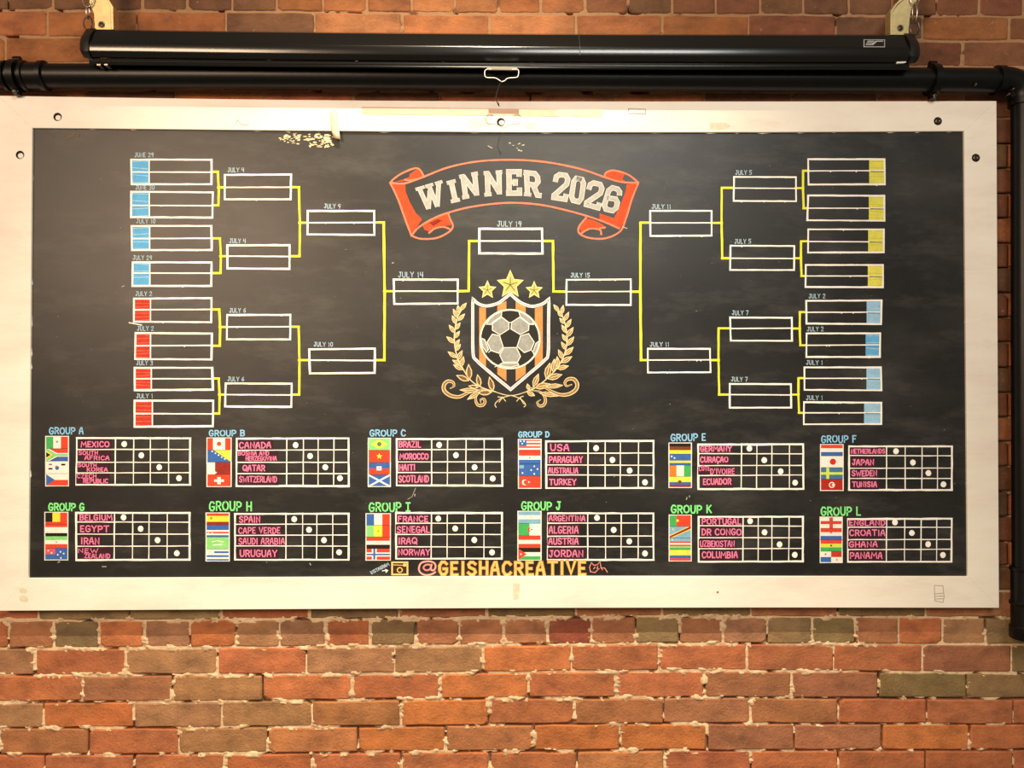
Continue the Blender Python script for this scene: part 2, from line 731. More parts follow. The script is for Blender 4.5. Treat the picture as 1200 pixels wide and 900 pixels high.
e = 0.06
rail_top = rail(resample(OUT_T, -2 + e, 1168 - e), resample(IN_T, 38 + e, 1130 - e)).build('frame_rail', M_WHITE, board, angle=20)
rail_bot = rail(resample(OUT_B, -4 + e, 1171 - e), resample(IN_B, 33 + e, 1134.5 - e)).build('frame_rail', M_WHITE, board, angle=20)
rail_left = rail([(-2, 112 + e), (-4, 716 - e)], [(38, 150 + e), (33, 677.6 - e)]).build('frame_rail', M_WHITE, board, angle=20)
rail_right = rail([(1168, 118.2 + e), (1171, 712.5 - e)], [(1130, 153.6 + e), (1134.5, 675.6 - e)]).build('frame_rail', M_WHITE, board, angle=20)

pm = MB()
pm.px_prism([(30, 144), (1138, 148), (1142, 682), (26, 684)], 0.008, D_PANEL)
panel = pm.build('writing_panel', M_BOARD, board)

# ragged white paint along the inner edges
rg = random.Random(21)
lip = MB()
for (xa, ya, xb, yb, hor) in ((39, 152.2, 1129, 155.2, True), (38.4, 152, 34.0, 675, False), (1130.2, 156, 1134, 673, False)):
    n = 26 if hor else 14
    for k in range(n):
        if rg.random() < 0.4:
            continue
        t = (k + rg.random() * .8) / n
        L = rg.uniform(6, 26)
        if hor:
            x = xa + (xb - xa) * t
            y = lerp_tab(IN_T, x)
            pts = [(x, y - 1), (x + L, y - 1), (x + L * .8, y + .9), (x + L * .35, y + rg.uniform(1.2, 2.0)), (x + L * .1, y + .8)]
        else:
            x = xa + (xb - xa) * t
            y = ya + (yb - ya) * t
            s = 1 if xa < 600 else -1
            pts = [(x - s, y), (x + s * .8, y + L * .2), (x + s * rg.uniform(.9, 1.5), y + L * .6), (x - s, y + L)]
        lip.px_prism(pts, D_PANEL - .001, D_PANEL + .0018)
lip.build('paint_drip', M_WHITE, panel)['kind'] = 'stuff'


def screw(x, y, parent, dark):
    p = P(x, y, D_RAIL)
    m = MB()
    R = 0.0098
    n = 20
    v, f = [], []
    prof = [(R * 1.05, 0.0000), (R * 1.02, -0.0006), (R * .92, -0.0002)]
    hole = MB()
    rings = []
    for rr, dd in ((R * 1.04, 0.0001), (R, 0.0009), (R * .90, 0.0011), (R * .84, 0.0003)):
        rings.append([Vector((p.x + rr * math.cos(2 * math.pi * k / n), -D_RAIL - dd, p.z + rr * math.sin(2 * math.pi * k / n))) for k in range(n)])
    vv = [q for g in rings for q in g]
    for i in range(3):
        for k in range(n):
            l = (k + 1) % n
            f.append((i * n + k, i * n + l, (i + 1) * n + l, (i + 1) * n + k))
    f.append(tuple(range(3 * n, 4 * n)))
    hole.add(vv, f)
    h = hole.build('screw_hole', M_HOLE, parent, smooth=True)
    # domed head with a drive recess
    R2 = R * (.80 if dark else .70)
    rings = []
    for rr, dd in ((R2, 0.0004), (R2 * .93, 0.0016), (R2 * .7, 0.0027), (R2 * .36, 0.0032), (R2 * .3, 0.0016)):
        ox = 0 if dark else 0.0020
        rings.append([Vector((p.x + ox + rr * math.cos(2 * math.pi * k / n), -D_RAIL - dd, p.z - (0 if dark else .0026) + rr * math.sin(2 * math.pi * k / n))) for k in range(n)])
    vv = [q for g in rings for q in g]
    f = []
    for i in range(4):
        for k in range(n):
            l = (k + 1) % n
            f.append((i * n + k, i * n + l, (i + 1) * n + l, (i + 1) * n + k))
    f.append(tuple(range(4 * n, 5 * n)))
    s = MB().add(vv, f).build('screw', M_DARKSTEEL if dark else M_WHITE, parent, smooth=True)
    s['label'] = 'dark domed screw head' if dark else 'screw head half painted white in a dark hole'


screw(67.5, 137, rail_top, False)
screw(587, 143, rail_top, False)
screw(1099, 142, rail_top, True)
screw(23.5, 181.5, rail_left, False)
screw(1143.5, 185, rail_right, True)


# ------------------------------------------------------------------ flat chalk ink on the board
class Ink:
    def __init__(s, depth=D_PANEL, layer=1):
        s.v, s.f, s.mi, s.mats = [], [], [], []
        s.base = depth + 0.00015 + 0.00018 * layer
        s.k = 0
        s.rnd = random.Random(17)

    def _d(s):
        s.k += 1
        return s.base + s.k * 3e-6

    def _m(s, mat):
        if mat not in s.mats:
            s.mats.append(mat)
        return s.mats.index(mat)

    def poly(s, pts, mat):
        d = s._d()
        n0 = len(s.v)
        tris = tessellate_polygon([[Vector((x, y, 0)) for x, y in pts]])
        s.v += [P(x, y, d) for x, y in pts]
        for t in tris:
            a, b, c = [s.v[n0 + i] for i in t]
            nrm = (b - a).cross(c - a)
            if nrm.y > 0:
                t = (t[0], t[2], t[1])
            s.f.append(tuple(n0 + i for i in t))
            s.mi.append(s._m(mat))
        return s

    def rect(s, x0, y0, x1, y1, mat):
        return s.poly([(x0, y0), (x1, y0), (x1, y1), (x0, y1)], mat)

    def disc(s, x, y, r, mat, n=14, ry=None, wob=0.06):
        ry = ry or r
        return s.poly([(x + r * (1 + s.rnd.uniform(-wob, wob)) * math.cos(2 * math.pi * i / n), y + ry * (1 + s.rnd.uniform(-wob, wob)) * math.sin(2 * math.pi * i / n)) for i in range(n)], mat)

    def stroke(s, pts, w, mat, jit=0.12, closed=False, step=9.0, taper=False, cap=True):
        """hand drawn line: wanders and varies in width"""
        q = []
        src = list(pts) + ([pts[0]] if closed else [])
        for (ax, ay), (bx, by) in zip(src, src[1:]):
            L = math.hypot(bx - ax, by - ay)
            k = max(1, int(L / step))
            for i in range(k):
                t = i / k
                j = 0 if i == 0 else jit * w * .45
                q.append((ax + (bx - ax) * t + s.rnd.uniform(-j, j), ay + (by - ay) * t + s.rnd.uniform(-j, j)))
        q.append(src[-1])
        if len(q) < 2:
            return s
        if cap and not closed:
            (ax, ay), (bx, by) = q[0], q[1]
            L = math.hypot(bx - ax, by - ay) or 1
            q[0] = (ax - (bx - ax) / L * w * .45, ay - (by - ay) / L * w * .45)
            (ax, ay), (bx, by) = q[-1], q[-2]
            L = math.hypot(bx - ax, by - ay) or 1
            q[-1] = (ax - (bx - ax) / L * w * .45, ay - (by - ay) / L * w * .45)
        d = s._d()
        n0 = len(s.v)
        n = len(q)
        for i, (x, y) in enumerate(q):
            if closed and i in (0, n - 1):
                a, b = q[-2], q[1]
            else:
                a, b = q[max(0, i - 1)], q[min(n - 1, i + 1)]
            def un(p0, p1):
                dx, dy = p1[0] - p0[0], p1[1] - p0[1]
                L = math.hypot(dx, dy) or 1
                return dx / L, dy / L
            t1 = un(a, (x, y)) if (i > 0 or closed) else un((x, y), b)
            t2 = un((x, y), b) if (i < n - 1 or closed) else t1
            if closed and i == 0:
                t1 = un(q[-2], q[-1])
            if closed and i == n - 1:
                t2 = un(q[0], q[1])
            tx, ty = t1[0] + t2[0], t1[1] + t2[1]
            L = math.hypot(tx, ty)
            if L < .3:
                tx, ty = t2
                sc = 1
            else:
                tx, ty = tx / L, ty / L
                sc = min(1.6, 1 / max(.5, abs(tx * t2[0] + ty * t2[1])))
            ww = w * .5 * sc * (1 + s.rnd.uniform(-jit, jit))
            if taper:
                u = i / (n - 1)
                ww *= max(.12, math.sin(math.pi * min(1, max(0, .08 + .84 * u))))
            s.v.append(P(x - ty * ww, y + tx * ww, d))
            s.v.append(P(x + ty * ww, y - tx * ww, d))
        m = s._m(mat)
        for i in range(n - 1):
            a = n0 + 2 * i
            s.f.append((a, a + 2, a + 3, a + 1))
            s.mi.append(m)
        return s

    def box(s, x0, y0, x1, y1, w, mat, jit=.14, ov=.5):
        j = lambda: s.rnd.uniform(-ov, ov)
        c = [(x0 + j(), y0 + j()), (x1 + j(), y0 + j()), (x1 + j(), y1 + j()), (x0 + j(), y1 + j())]
        for i in range(4):
            s.stroke([c[i], c[(i + 1) % 4]], w * s.rnd.uniform(.85, 1.1), mat, jit)
        return s

    def text(s, txt, quad, w, mat, jit=.1, gap=.24, halo=None):
        """quad = corners (top left, top right, bottom right, bottom left)"""
        adv = [(GW.get(c, .66)) for c in txt]
        tot = sum(adv) + gap * (len(txt) - 1)
        x = 0
        (ax, ay), (bx, by), (cx, cy), (dx, dy) = quad
        def mp(u, v):
            return (ax * (1 - u) * (1 - v) + bx * u * (1 - v) + cx * u * v + dx * (1 - u) * v,
                    ay * (1 - u) * (1 - v) + by * u * (1 - v) + cy * u * v + dy * (1 - u) * v)
        for c, a in zip(txt, adv):
            dy_ = s.rnd.uniform(-.04, .04)
            for st in GL.get(c, []):
                pts = [mp((x + px * a) / tot, py + dy_) for px, py in st]
                s.stroke(pts, w, mat, jit, step=50)
            x += a + gap
        return s

    def build(s, name, parent, label=None):
        me = bpy.data.meshes.new(name)
        me.from_pydata([tuple(v) for v in s.v], [], s.f)
        for m in s.mats:
            me.materials.append(m)
        me.polygons.foreach_set('material_index', s.mi)
        bm = bmesh.new()
        bm.from_mesh(me)
        for f in bm.faces:
            f.normal_update()
            if f.normal.y > 0:
                f.normal_flip()
        bm.to_mesh(me)
        bm.free()
        o = bpy.data.objects.new(name, me)
        COL.objects.link(o)
        o.parent = parent
        o.location = -world_loc(parent)
        if label:
            o['label'] = label
        return o


def q4(x0, y0, x1, y1, sl=0):
    return [(x0, y0), (x1, y0 + sl), (x1, y1 + sl), (x0, y1)]


# hand lettering, one list of strokes per letter in a unit box (y down)
GL = {
    'A': [[(0, 1), (.1, .45), (.42, 0), (.62, 0), (.95, 1)], [(.1, .62), (.85, .62)]],
    'B': [[(.08, 0), (.08, 1)], [(0, 0), (.6, 0), (.88, .12), (.88, .35), (.6, .48), (.1, .48)], [(.6, .48), (.95, .62), (.95, .86), (.65, 1), (0, 1)]],
    'C': [[(.95, .16), (.7, 0), (.3, 0), (.02, .28), (.02, .72), (.3, 1), (.72, 1), (.97, .84)]],
    'D': [[(.08, 0), (.08, 1)], [(0, 0), (.55, 0), (.95, .3), (.95, .7), (.55, 1), (0, 1)]],
    'E': [[(.9, 0), (.08, 0), (.08, 1), (.95, 1)], [(.08, .5), (.75, .5)]],
    'F': [[(.95, 0), (.08, 0), (.08, 1)], [(.08, .48), (.75, .48)]],
    'G': [[(.92, .15), (.68, 0), (.3, 0), (.02, .3), (.02, .72), (.3, 1), (.7, 1), (.95, .8), (.95, .55), (.55, .55)]],
    'H': [[(.06, 0), (.06, 1)], [(.94, 0), (.94, 1)], [(.06, .5), (.94, .5)]],
    'I': [[(.5, 0), (.5, 1)]],
    'Ì': [[(.5, 0), (.5, 1)], [(0, 0), (1, 0)], [(0, 1), (1, 1)]],
    'J': [[(.35, 0), (1, 0)], [(.75, 0), (.75, .75), (.5, 1), (.2, .95), (.02, .72)]],
    'K': [[(.08, 0), (.08, 1)], [(.92, 0), (.1, .55)], [(.35, .42), (.97, 1)]],
    'L': [[(.08, 0), (.08, 1), (.95, 1)]],
    'M': [[(.02, 1), (.12, 0), (.5, .62), (.88, 0), (.98, 1)]],
    'N': [[(.06, 1), (.06, 0), (.94, 1), (.94, 0)]],
    'O': [[(.5, 0), (.15, .12), (.0, .5), (.15, .88), (.5, 1), (.85, .88), (1, .5), (.85, .12), (.5, 0)]],
    'P': [[(.08, 1), (.08, 0), (.65, 0), (.95, .15), (.95, .4), (.65, .56), (.1, .56)]],
    'Q': [[(.5, 0), (.15, .12), (0, .5), (.15, .88), (.5, 1), (.85, .88), (1, .5), (.85, .12), (.5, 0)], [(.55, .7), (1.0, 1.08)]],
    'R': [[(.08, 1), (.08, 0), (.65, 0), (.93, .14), (.93, .38), (.65, .52), (.1, .52)], [(.5, .52), (.97, 1)]],
    'S': [[(.92, .14), (.65, 0), (.3, 0), (.06, .18), (.15, .4), (.8, .58), (.95, .8), (.7, 1), (.3, 1), (.03, .85)]],
    'T': [[(0, 0), (1, 0)], [(.5, 0), (.5, 1)]],
    'U': [[(.04, 0), (.04, .7), (.25, 1), (.75, 1), (.96, .7), (.96, 0)]],
    'V': [[(0, 0), (.5, 1), (1, 0)]],
    'W': [[(0, 0), (.25, 1), (.5, .3), (.75, 1), (1, 0)]],
    'X': [[(0, 0), (1, 1)], [(1, 0), (0, 1)]],
    'Y': [[(0, 0), (.5, .5), (1, 0)], [(.5, .5), (.5, 1)]],
    'Z': [[(0, 0), (.95, 0), (.05, 1), (1, 1)]],
    'Ç': [[(.95, .16), (.7, 0), (.3, 0), (.02, .28), (.02, .72), (.3, 1), (.72, 1), (.97, .84)], [(.5, 1), (.6, 1.2), (.4, 1.3)]],
    "'": [[(.5, 0), (.5, .25)]],
    '.': [[(.4, .95), (.6, .98)]],
    '0': [[(.5, 0), (.1, .2), (.05, .8), (.5, 1), (.92, .8), (.92, .2), (.5, 0)]],
    '1': [[(.3, .2), (.6, 0), (.6, 1)]],
    '2': [[(.05, .2), (.35, 0), (.8, .05), (.9, .35), (.05, 1), (1, 1)]],
    '3': [[(.05, .05), (.8, .0), (.9, .3), (.4, .45), (.95, .65), (.8, .95), (.05, 1)]],
    '4': [[(.1, 0), (.1, .55), (.9, .55)], [(.8, 0), (.8, 1)]],
    '5': [[(.95, 0), (.15, 0), (.12, .42), (.8, .45), (.9, .8), (.6, 1), (.05, .95)]],
    '6': [[(.8, 0), (.2, .35), (.1, .8), (.5, 1), (.9, .8), (.8, .5), (.15, .55)]],
    '7': [[(.05, 0), (.95, 0), (.4, 1)]],
    '9': [[(.9, .3), (.5, .55), (.1, .35), (.4, 0), (.9, .1), (.85, .6), (.6, 1)]],
}
GW = {'I': .22, 'Ì': .5, 'M': .95, 'W': 1.0, 'O': .78, 'Q': .82, ' ': .28, "'": .18, '.': .2, '1': .35, 'E': .56, 'L': .56, 'F': .56, 'T': .7, 'J': .55}

WHT = chalk(250, 246, 238, .05, 'white_chalk')
YEL = chalk(232, 232, 70, .06, 'yellow_chalk')
BLUEW = chalk(172, 198, 214, .1, 'pale_blue_chalk')
BLUE = chalk(98, 172, 222, .08, 'blue_chalk')
BLUE2 = chalk(150, 196, 226, .1)
RED = chalk(194, 64, 48, .12, 'red_chalk')
LEMON = chalk(226, 222, 96, .1, 'lemon_chalk')
PINK = chalk(240, 130, 170, .08, 'pink_chalk')
MAROON = chalk(64, 34, 46, .12, 'maroon_chalk')
HEADB = chalk(140, 196, 236, .06)
HEADG = chalk(130, 236, 140, .06, 'green_chalk')
GREYCH = chalk(150, 148, 140, .12, 'grey_chalk')
DARK = chalk(46, 44, 42, .06, 'board_black')

# ---- bracket
# (x0, y0, x1, y1, mid y, date, date x, colour box: None / (colour, x split))
BOX = [
    (154, 187, 247.6, 215.9, 201.6, 'JUNE 29', 158, ('b', 174.8)), (153.8, 225, 249, 254.8, 240.6, 'JUNE 30', 159, ('b', 175)),
    (154.5, 264.6, 248, 293, 279.6, 'JULY 10', 160, ('b', 175.4)), (155, 307.4, 247.8, 335.4, 320, 'JULY 29', 156, ('b', 175.6)),
    (156.5, 349.6, 247.6, 377.4, 363, 'JULY 2', 159, ('r', 176.4)), (158.4, 390.4, 248, 421, 405.2, 'JULY 2', 161, ('r', 176.4)),
    (157.6, 430.6, 249.2, 457, 443.8, 'JULY 3', 160, ('r', 177.4)), (158, 469.4, 249.4, 499.6, 484.6, 'JULY 1', 160, ('r', 178.6)),
    (263.8, 204.6, 340.8, 233.8, 219.6, 'JULY 4', 267, None), (266.6, 287.6, 339.2, 314.6, 300.2, 'JULY 4', 269, None),
    (265.8, 369.2, 340, 398, 383.2, 'JULY 6', 269, None), (264.2, 449.6, 341.4, 476.6, 462.4, 'JULY 6', 267, None),
    (360.6, 247, 438.4, 275, 261, 'JULY 9', 380, None), (362.8, 409, 439, 437.2, 422, 'JULY 10', 368, None),
    (461.6, 328, 536.2, 356, 341.2, 'JULY 14', 467, None), (561.4, 268.4, 635.5, 296.8, 282.4, 'JULY 19', 583, None),
    (663.7, 327.8, 739, 357.2, 341.8, 'JULY 15', 669, None),
    (762.2, 247.4, 834, 276.4, 261.2, 'JULY 11', 764, None), (758.9, 409, 832.4, 436.4, 422, 'JULY 11', 762, None),
    (859.8, 207.6, 932.5, 235.8, 220.4, 'JULY 5', 862, None), (856, 288.2, 930.4, 316, 302.6, 'JULY 5', 861, None),
    (856, 372, 928, 399.4, 385, 'JULY 7', 858, None), (855.2, 449.8, 927, 477.4, 462.4, 'JULY 7', 857, None),
    (947.5, 187, 1036.6, 216.4, 200.4, None, 0, ('y', 1018.6)), (946.6, 229, 1036.6, 258.4, 244, None, 0, ('y', 1018.2)),
    (946.8, 269, 1035.4, 295.8, 283, None, 0, ('y', 1017.4)), (944.2, 310.4, 1034.8, 336.6, 323.4, None, 0, ('y', 1017)),
    (945.2, 352.4, 1033, 379.4, 366, 'JULY 2', 948, ('c', 1015.6)), (944.8, 391, 1031.6, 418.6, 404.6, 'JULY 2', 946, ('b', 1014.4)),
    (942.6, 430.2, 1032.6, 457, 443.4, 'JULY 1', 945, ('c', 1015.4)), (942.2, 471.6, 1032.6, 497.4, 483.8, 'JULY 1', 945, ('c', 1012.6)),
]
CB = {'b': BLUE, 'r': RED, 'y': LEMON, 'c': BLUE2}
CN = {'b': 'blue', 'r': 'red', 'y': 'yellow', 'c': 'pale blue'}
for i, (x0, y0, x1, y1, ym, date, dx, cb) in enumerate(BOX):
    k = Ink(layer=2)
    k.rnd = random.Random(100 + i)
    wd = 2.3 if i < 16 else 2.0
    k.box(x0, y0, x1, y1, wd, WHT)
    k.stroke([(x0 if not cb or cb[0] != 'b' else x0, ym), (x1, ym + k.rnd.uniform(-.6, .6))], wd * .68, WHT)
    for _ in range(3):
        gx = k.rnd.uniform(x0 + 8, x1 - 8)
        k.disc(gx, k.rnd.choice([y0, ym, y1]) + .6, .9, WHT, 7)
    o = k.build('match_box', board)
    if cb:
        c = Ink(layer=1)
        c.rnd = random.Random(300 + i)
        left = x0 < 600
        a, b = (x0, cb[1]) if left else (cb[1], x1 + (.6 if cb[0] == 'y' else .2))
        m = CB[cb[0]]
        c.poly([(a, y0 + .2), ((a + b) / 2, y0 - .1), (b, y0 + .4), (b, ym), (b - .2, y1), ((a + b) / 2, y1 + .3), (a, y1 - .2)], m)
        for q in range(7):
            yy = y0 + 2 + (y1 - y0 - 4) * q / 6
            c.stroke([(a + 1.5, yy + c.rnd.uniform(-1, 1)), (b - 1.5, yy + c.rnd.uniform(-1, 1))], .8, chalk(236, 110, 92, .2) if cb[0] == 'r' else (m if q % 2 else chalk(168, 206, 232, .1) if cb[0] != 'y' else chalk(206, 204, 84, .1)))
        if left:
            c.base += .0004
            c.stroke([(cb[1], y0), (cb[1], y1)], 1.4, WHT)
        c.build('seed_block', o, CN[cb[0]] + ' chalked block at the end of the match box')
        if not left:
            dd = Ink(layer=4)
            dd.stroke([(a + 2, ym + .6), (b - 2, ym + .8)], 1.0, chalk(120, 118, 60, .1) if cb[0] == 'y' else chalk(110, 150, 180, .1))
            dd.build('centre_line', o)
    if date:
        d = Ink(layer=2)
        d.rnd = random.Random(500 + i)
        L = 22 if len(date) > 6 else 19
        if i == 15:
            L = 28
        if i == 14:
            L = 29
        h = 4.8 if i not in (14, 15) else 6
        yb = y0 - 3.0
        d.text(date, q4(dx, yb - h, dx + L, yb, .0), .78, BLUEW)
        d.build('date_lettering', o)

# connector lines: (pairs) vertical x, box a, box b, target box
CON = [(255.6, 0, 1, 8), (258.0, 2, 3, 9), (257.2, 4, 5, 10), (256.6, 6, 7, 11),
       (350.6, 8, 9, 12), (350.2, 10, 11, 13), (450.0, 12, 13, 14),
       (750.8, 17, 18, 16), (846.0, 19, 20, 17), (842.4, 21, 22, 18),
       (941.4, 23, 24, 19), (939.0, 25, 26, 20), (937.6, 27, 28, 21), (936.0, 29, 30, 22)]
for ci, (vx, a, b, t) in enumerate(CON):
    k = Ink(layer=1)
    k.rnd = random.Random(700 + ci)
    A, B, T = BOX[a], BOX[b], BOX[t]
    left = vx < 600
    ax, bx, tx = (A[2], B[2], T[0]) if left else (A[0], B[0], T[2])
    wd = 2.5
    k.stroke([(ax, A[4] - .3), (vx, A[4] - .3)], wd, YEL)
    k.stroke([(vx - .3, A[4]), (vx + .8 if left else vx - .4, (A[4] + B[4]) / 2), (vx + .4, B[4])], wd * (1.15 if ci in (6, 7) else 1), YEL)
    k.stroke([(bx, B[4]), (vx, B[4])], wd, YEL)
    k.stroke([(vx, T[4]), (tx, T[4])], wd, YEL)
    k.build('connector_line', board)
for pts in ([(536.2, 341.2), (549.2, 341), (549.8, 282.4), (561, 282.4)], [(635.5, 282.4), (648, 282.4), (648.6, 341.6), (663.7, 341.8)]):
    k = Ink(layer=1)
    for a, b in zip(pts, pts[1:]):
        k.stroke([a, b], 2.6, YEL)
    k.build('connector_line', board)

# ---- ribbon banner
def T(off, sc, pts):
    return [(off[0] + x / sc, off[1] + y / sc) for x, y in pts]


def smooth(pts, n=6, closed=False):
    """Catmull-Rom"""
    out = []
    m = len(pts)
    rng = range(m if closed else m - 1)
    for i in rng:
        p0 = pts[(i - 1) % m] if closed or i > 0 else pts[0]
        p1 = pts[i]
        p2 = pts[(i + 1) % m]
        p3 = pts[(i + 2) % m] if closed or i + 2 < m else pts[-1]
        for k in range(n):
            t = k / n
            out.append(tuple(.5 * ((2 * p1[c]) + (-p0[c] + p2[c]) * t + (2 * p0[c] - 5 * p1[c] + 4 * p2[c] - p3[c]) * t * t + (-p0[c] + 3 * p1[c] - 3 * p2[c] + p3[c]) * t ** 3) for c in (0, 1)))
    if not closed:
        out.append(pts[-1])
    return out


BT = lambda pts: T((440, 170), 3.75, pts)
ORR = chalk(200, 78, 46, .14, 'orange_red_chalk')
ORL = chalk(222, 124, 98, .08, 'light_orange_red_chalk')
ORD = chalk(130, 46, 30, .15)
k = Ink(layer=2)
k.poly(BT([(65, 166), (130, 172), (133, 205), (150, 250), (178, 300), (205, 326), (158, 396), (132, 330), (100, 240)]), ORR)
k.poly(BT([(150, 128), (185, 104), (214, 138), (172, 152), (148, 152)]), ORR)
k.poly(BT([(125, 150), (150, 140), (205, 138), (150, 156), (80, 164)]), ORR)
k.poly(BT([(204, 346), (250, 326), (322, 298), (332, 352), (290, 356), (240, 382), (215, 372)]), ORR)
k.poly(BT([(235, 342), (275, 325), (292, 332), (255, 356)]), ORD)
k.poly(BT([(1010, 142), (1014, 122), (1050, 113), (1096, 126), (1085, 148), (1098, 162), (1060, 158)]), ORR)
k.poly(BT([(1155, 166), (1104, 172), (1100, 200), (1078, 262), (1048, 322), (985, 300), (985, 330), (1075, 366), (1102, 322), (1126, 240)]), ORR)
k.poly(BT([(922, 322), (960, 330), (1000, 350), (1010, 368), (955, 366), (905, 388), (896, 360)]), ORR)
for a in ([(65, 166), (100, 240), (132, 330), (158, 398)], [(65, 165), (85, 145), (125, 120), (185, 102), (214, 140)],
          [(65, 166), (130, 168), (215, 138), (320, 98), (450, 72), (600, 65), (750, 75), (900, 105), (1010, 142), (1080, 162), (1155, 166)],
          [(1155, 165), (1110, 130), (1050, 112), (1015, 120), (1006, 140)], [(1155, 166), (1126, 240), (1100, 325), (1074, 380), (1010, 410), (940, 408), (896, 388), (895, 358), (925, 320)],
          [(158, 398), (190, 362), (250, 325), (320, 297), (430, 270), (580, 254), (720, 262), (860, 292), (985, 330), (1070, 366)],
          [(158, 398), (200, 412), (270, 408), (325, 380), (340, 355), (328, 325), (320, 300)],
          [(236, 386), (262, 366), (300, 360), (332, 372)], [(905, 388), (940, 368), (985, 372), (992, 392)], [(985, 366), (1008, 362)], [(130, 152), (150, 155), (190, 148)]):
    k.stroke(smooth(BT(a), 6), 2.1, ORL, .1, step=30)
banner = k.build('ribbon_banner', board, 'orange red chalk ribbon with rolled ends')

SLAB = {
    'W': [[(.0, .05), (.34, .05)], [(.36, .05), (.66, .05)], [(.72, .05), (1, .05)], [(.14, .05), (.34, .95)], [(.34, .95), (.5, .25)], [(.5, .08), (.68, .95)], [(.68, .95), (.86, .05)]],
    'I': [[(.5, 0), (.5, 1)], [(.06, .07), (.94, .07)], [(.06, .93), (.94, .93)]],
    'N': [[(.2, .03), (.2, .97)], [(.82, .03), (.82, .97)], [(.2, .08), (.82, .9)], [(.0, .07), (.3, .07)], [(.64, .07), (1, .07)], [(0, .93), (.4, .93)]],
    'E': [[(.22, 0), (.22, 1)], [(0, .07), (.95, .07), (.93, .28)], [(.2, .5), (.68, .5)], [(.66, .36), (.66, .64)], [(0, .93), (.95, .93), (.95, .7)]],
    'R': [[(.2, 0), (.2, 1)], [(0, .07), (.7, .07), (.86, .2), (.86, .38), (.7, .52), (.2, .52)], [(.56, .52), (.76, .92), (1, .92)], [(0, .93), (.42, .93)]],
    '2': [[(.1, .36), (.14, .16), (.32, .07), (.72, .07), (.88, .2), (.86, .38), (.14, .84), (.14, .92), (.92, .92), (.94, .72)]],
    '0': [[(.3, .08), (.7, .08), (.86, .22), (.86, .78), (.7, .92), (.3, .92), (.14, .78), (.14, .22), (.3, .08), (.7, .08)]],
    '6': [[(.88, .3), (.84, .16), (.68, .08), (.34, .08), (.16, .22), (.14, .78), (.3, .92), (.7, .92), (.86, .78), (.86, .58), (.7, .46), (.18, .5)]],
}
QUADS = [('W', (168, 190), (300, 150), (316, 268), (190, 300)), ('I', (306, 160), (356, 147), (378, 247), (328, 258)),
         ('N', (362, 131), (454, 113), (464, 224), (378, 242)), ('N', (470, 114), (562, 108), (564, 221), (474, 229)),
         ('E', (570, 107), (638, 107), (640, 221), (570, 222)), ('R', (646, 110), (724, 118), (736, 234), (648, 225)),
         ('2', (784, 116), (862, 125), (840, 252), (770, 241)), ('0', (864, 130), (930, 144), (912, 266), (846, 250)),
         ('2', (934, 150), (1014, 168), (984, 290), (912, 270)), ('6', (1018, 168), (1092, 190), (1066, 306), (984, 288))]
SLW = chalk(170, 170, 166, .12, 'cream_chalk')
SLW2 = chalk(206, 204, 194, .05)
for ch, a, b, c, d in QUADS:
    a, b, c, d = BT([a, b, c, d])
    k = Ink(layer=3)
    def mp(u, v):
        u = .05 + .90 * u
        v = .02 + .96 * v
        return (a[0] * (1 - u) * (1 - v) + b[0] * u * (1 - v) + c[0] * u * v + d[0] * (1 - u) * v,
                a[1] * (1 - u) * (1 - v) + b[1] * u * (1 - v) + c[1] * u * v + d[1] * (1 - u) * v)
    for wd, mt in ((6.0, SLW2), (4.8, SLW)):
        for st in SLAB[ch]:
            ww = wd
            s0, s1 = st[0], st[-1]
            if len(st) == 2 and abs(s0[1] - s1[1]) < .02 and ch in 'WINRE':
                ww = wd * .72
            if ch == 'W':
                ww *= .86
            k.stroke([mp(*p) for p in st], ww, mt, .03, step=50, cap=False)
    k.build('block_letter', banner, 'cream block letter ' + ch if ch.isalpha() else 'cream block numeral ' + ch)

# ---- crest
CT = lambda pts: T((500, 310), 5.0, pts)
STARY = chalk(196, 186, 112, .1, 'star_yellow_chalk')
GREEN_D = chalk(84, 96, 40, .1)
WARMW = chalk(240, 222, 176, .08, 'warm_white_chalk')
ORG = chalk(218, 140, 84, .12, 'apricot_chalk')
BALLG = chalk(152, 154, 151, .14, 'ball_grey_chalk')
SILV = chalk(216, 214, 218, .08)
crest_sh = Ink(layer=2)
out = [(270, 200), (300, 228), (350, 243), (420, 226), (455, 200), (490, 172), (530, 208), (570, 232), (620, 245), (680, 230), (717, 200)]
outl = smooth(out[:6], 4) + smooth(out[5:], 4)[1:] + smooth([(717, 200), (714, 360), (712, 520), (690, 562), (600, 640), (492, 732)], 4)[1:] + smooth([(492, 732), (380, 640), (292, 562), (272, 520), (270, 360), (270, 200)], 4)[1:-1]
for pts in ([(308, 250), (347, 256), (347, 604), (308, 566)], [(414, 242), (467, 212), (467, 684), (414, 642)], [(522, 216), (580, 248), (580, 640), (522, 684)], [(634, 256), (680, 244), (680, 570), (634, 606)]):
    crest_sh.poly(CT(pts), ORG)
crest_sh.stroke(CT(outl), 3.6, SILV, .05, closed=True, step=40)
crest_sh.stroke(CT(outl), 1.0, chalk(170, 164, 168, .1), .05, closed=True, step=40)
crest = crest_sh.build('shield_crest', board, 'chalk shield with apricot stripes and silver border')
ball = Ink(layer=4)
ball.disc(597.6, 397.4, 35.4, DARK, 36, wob=0)
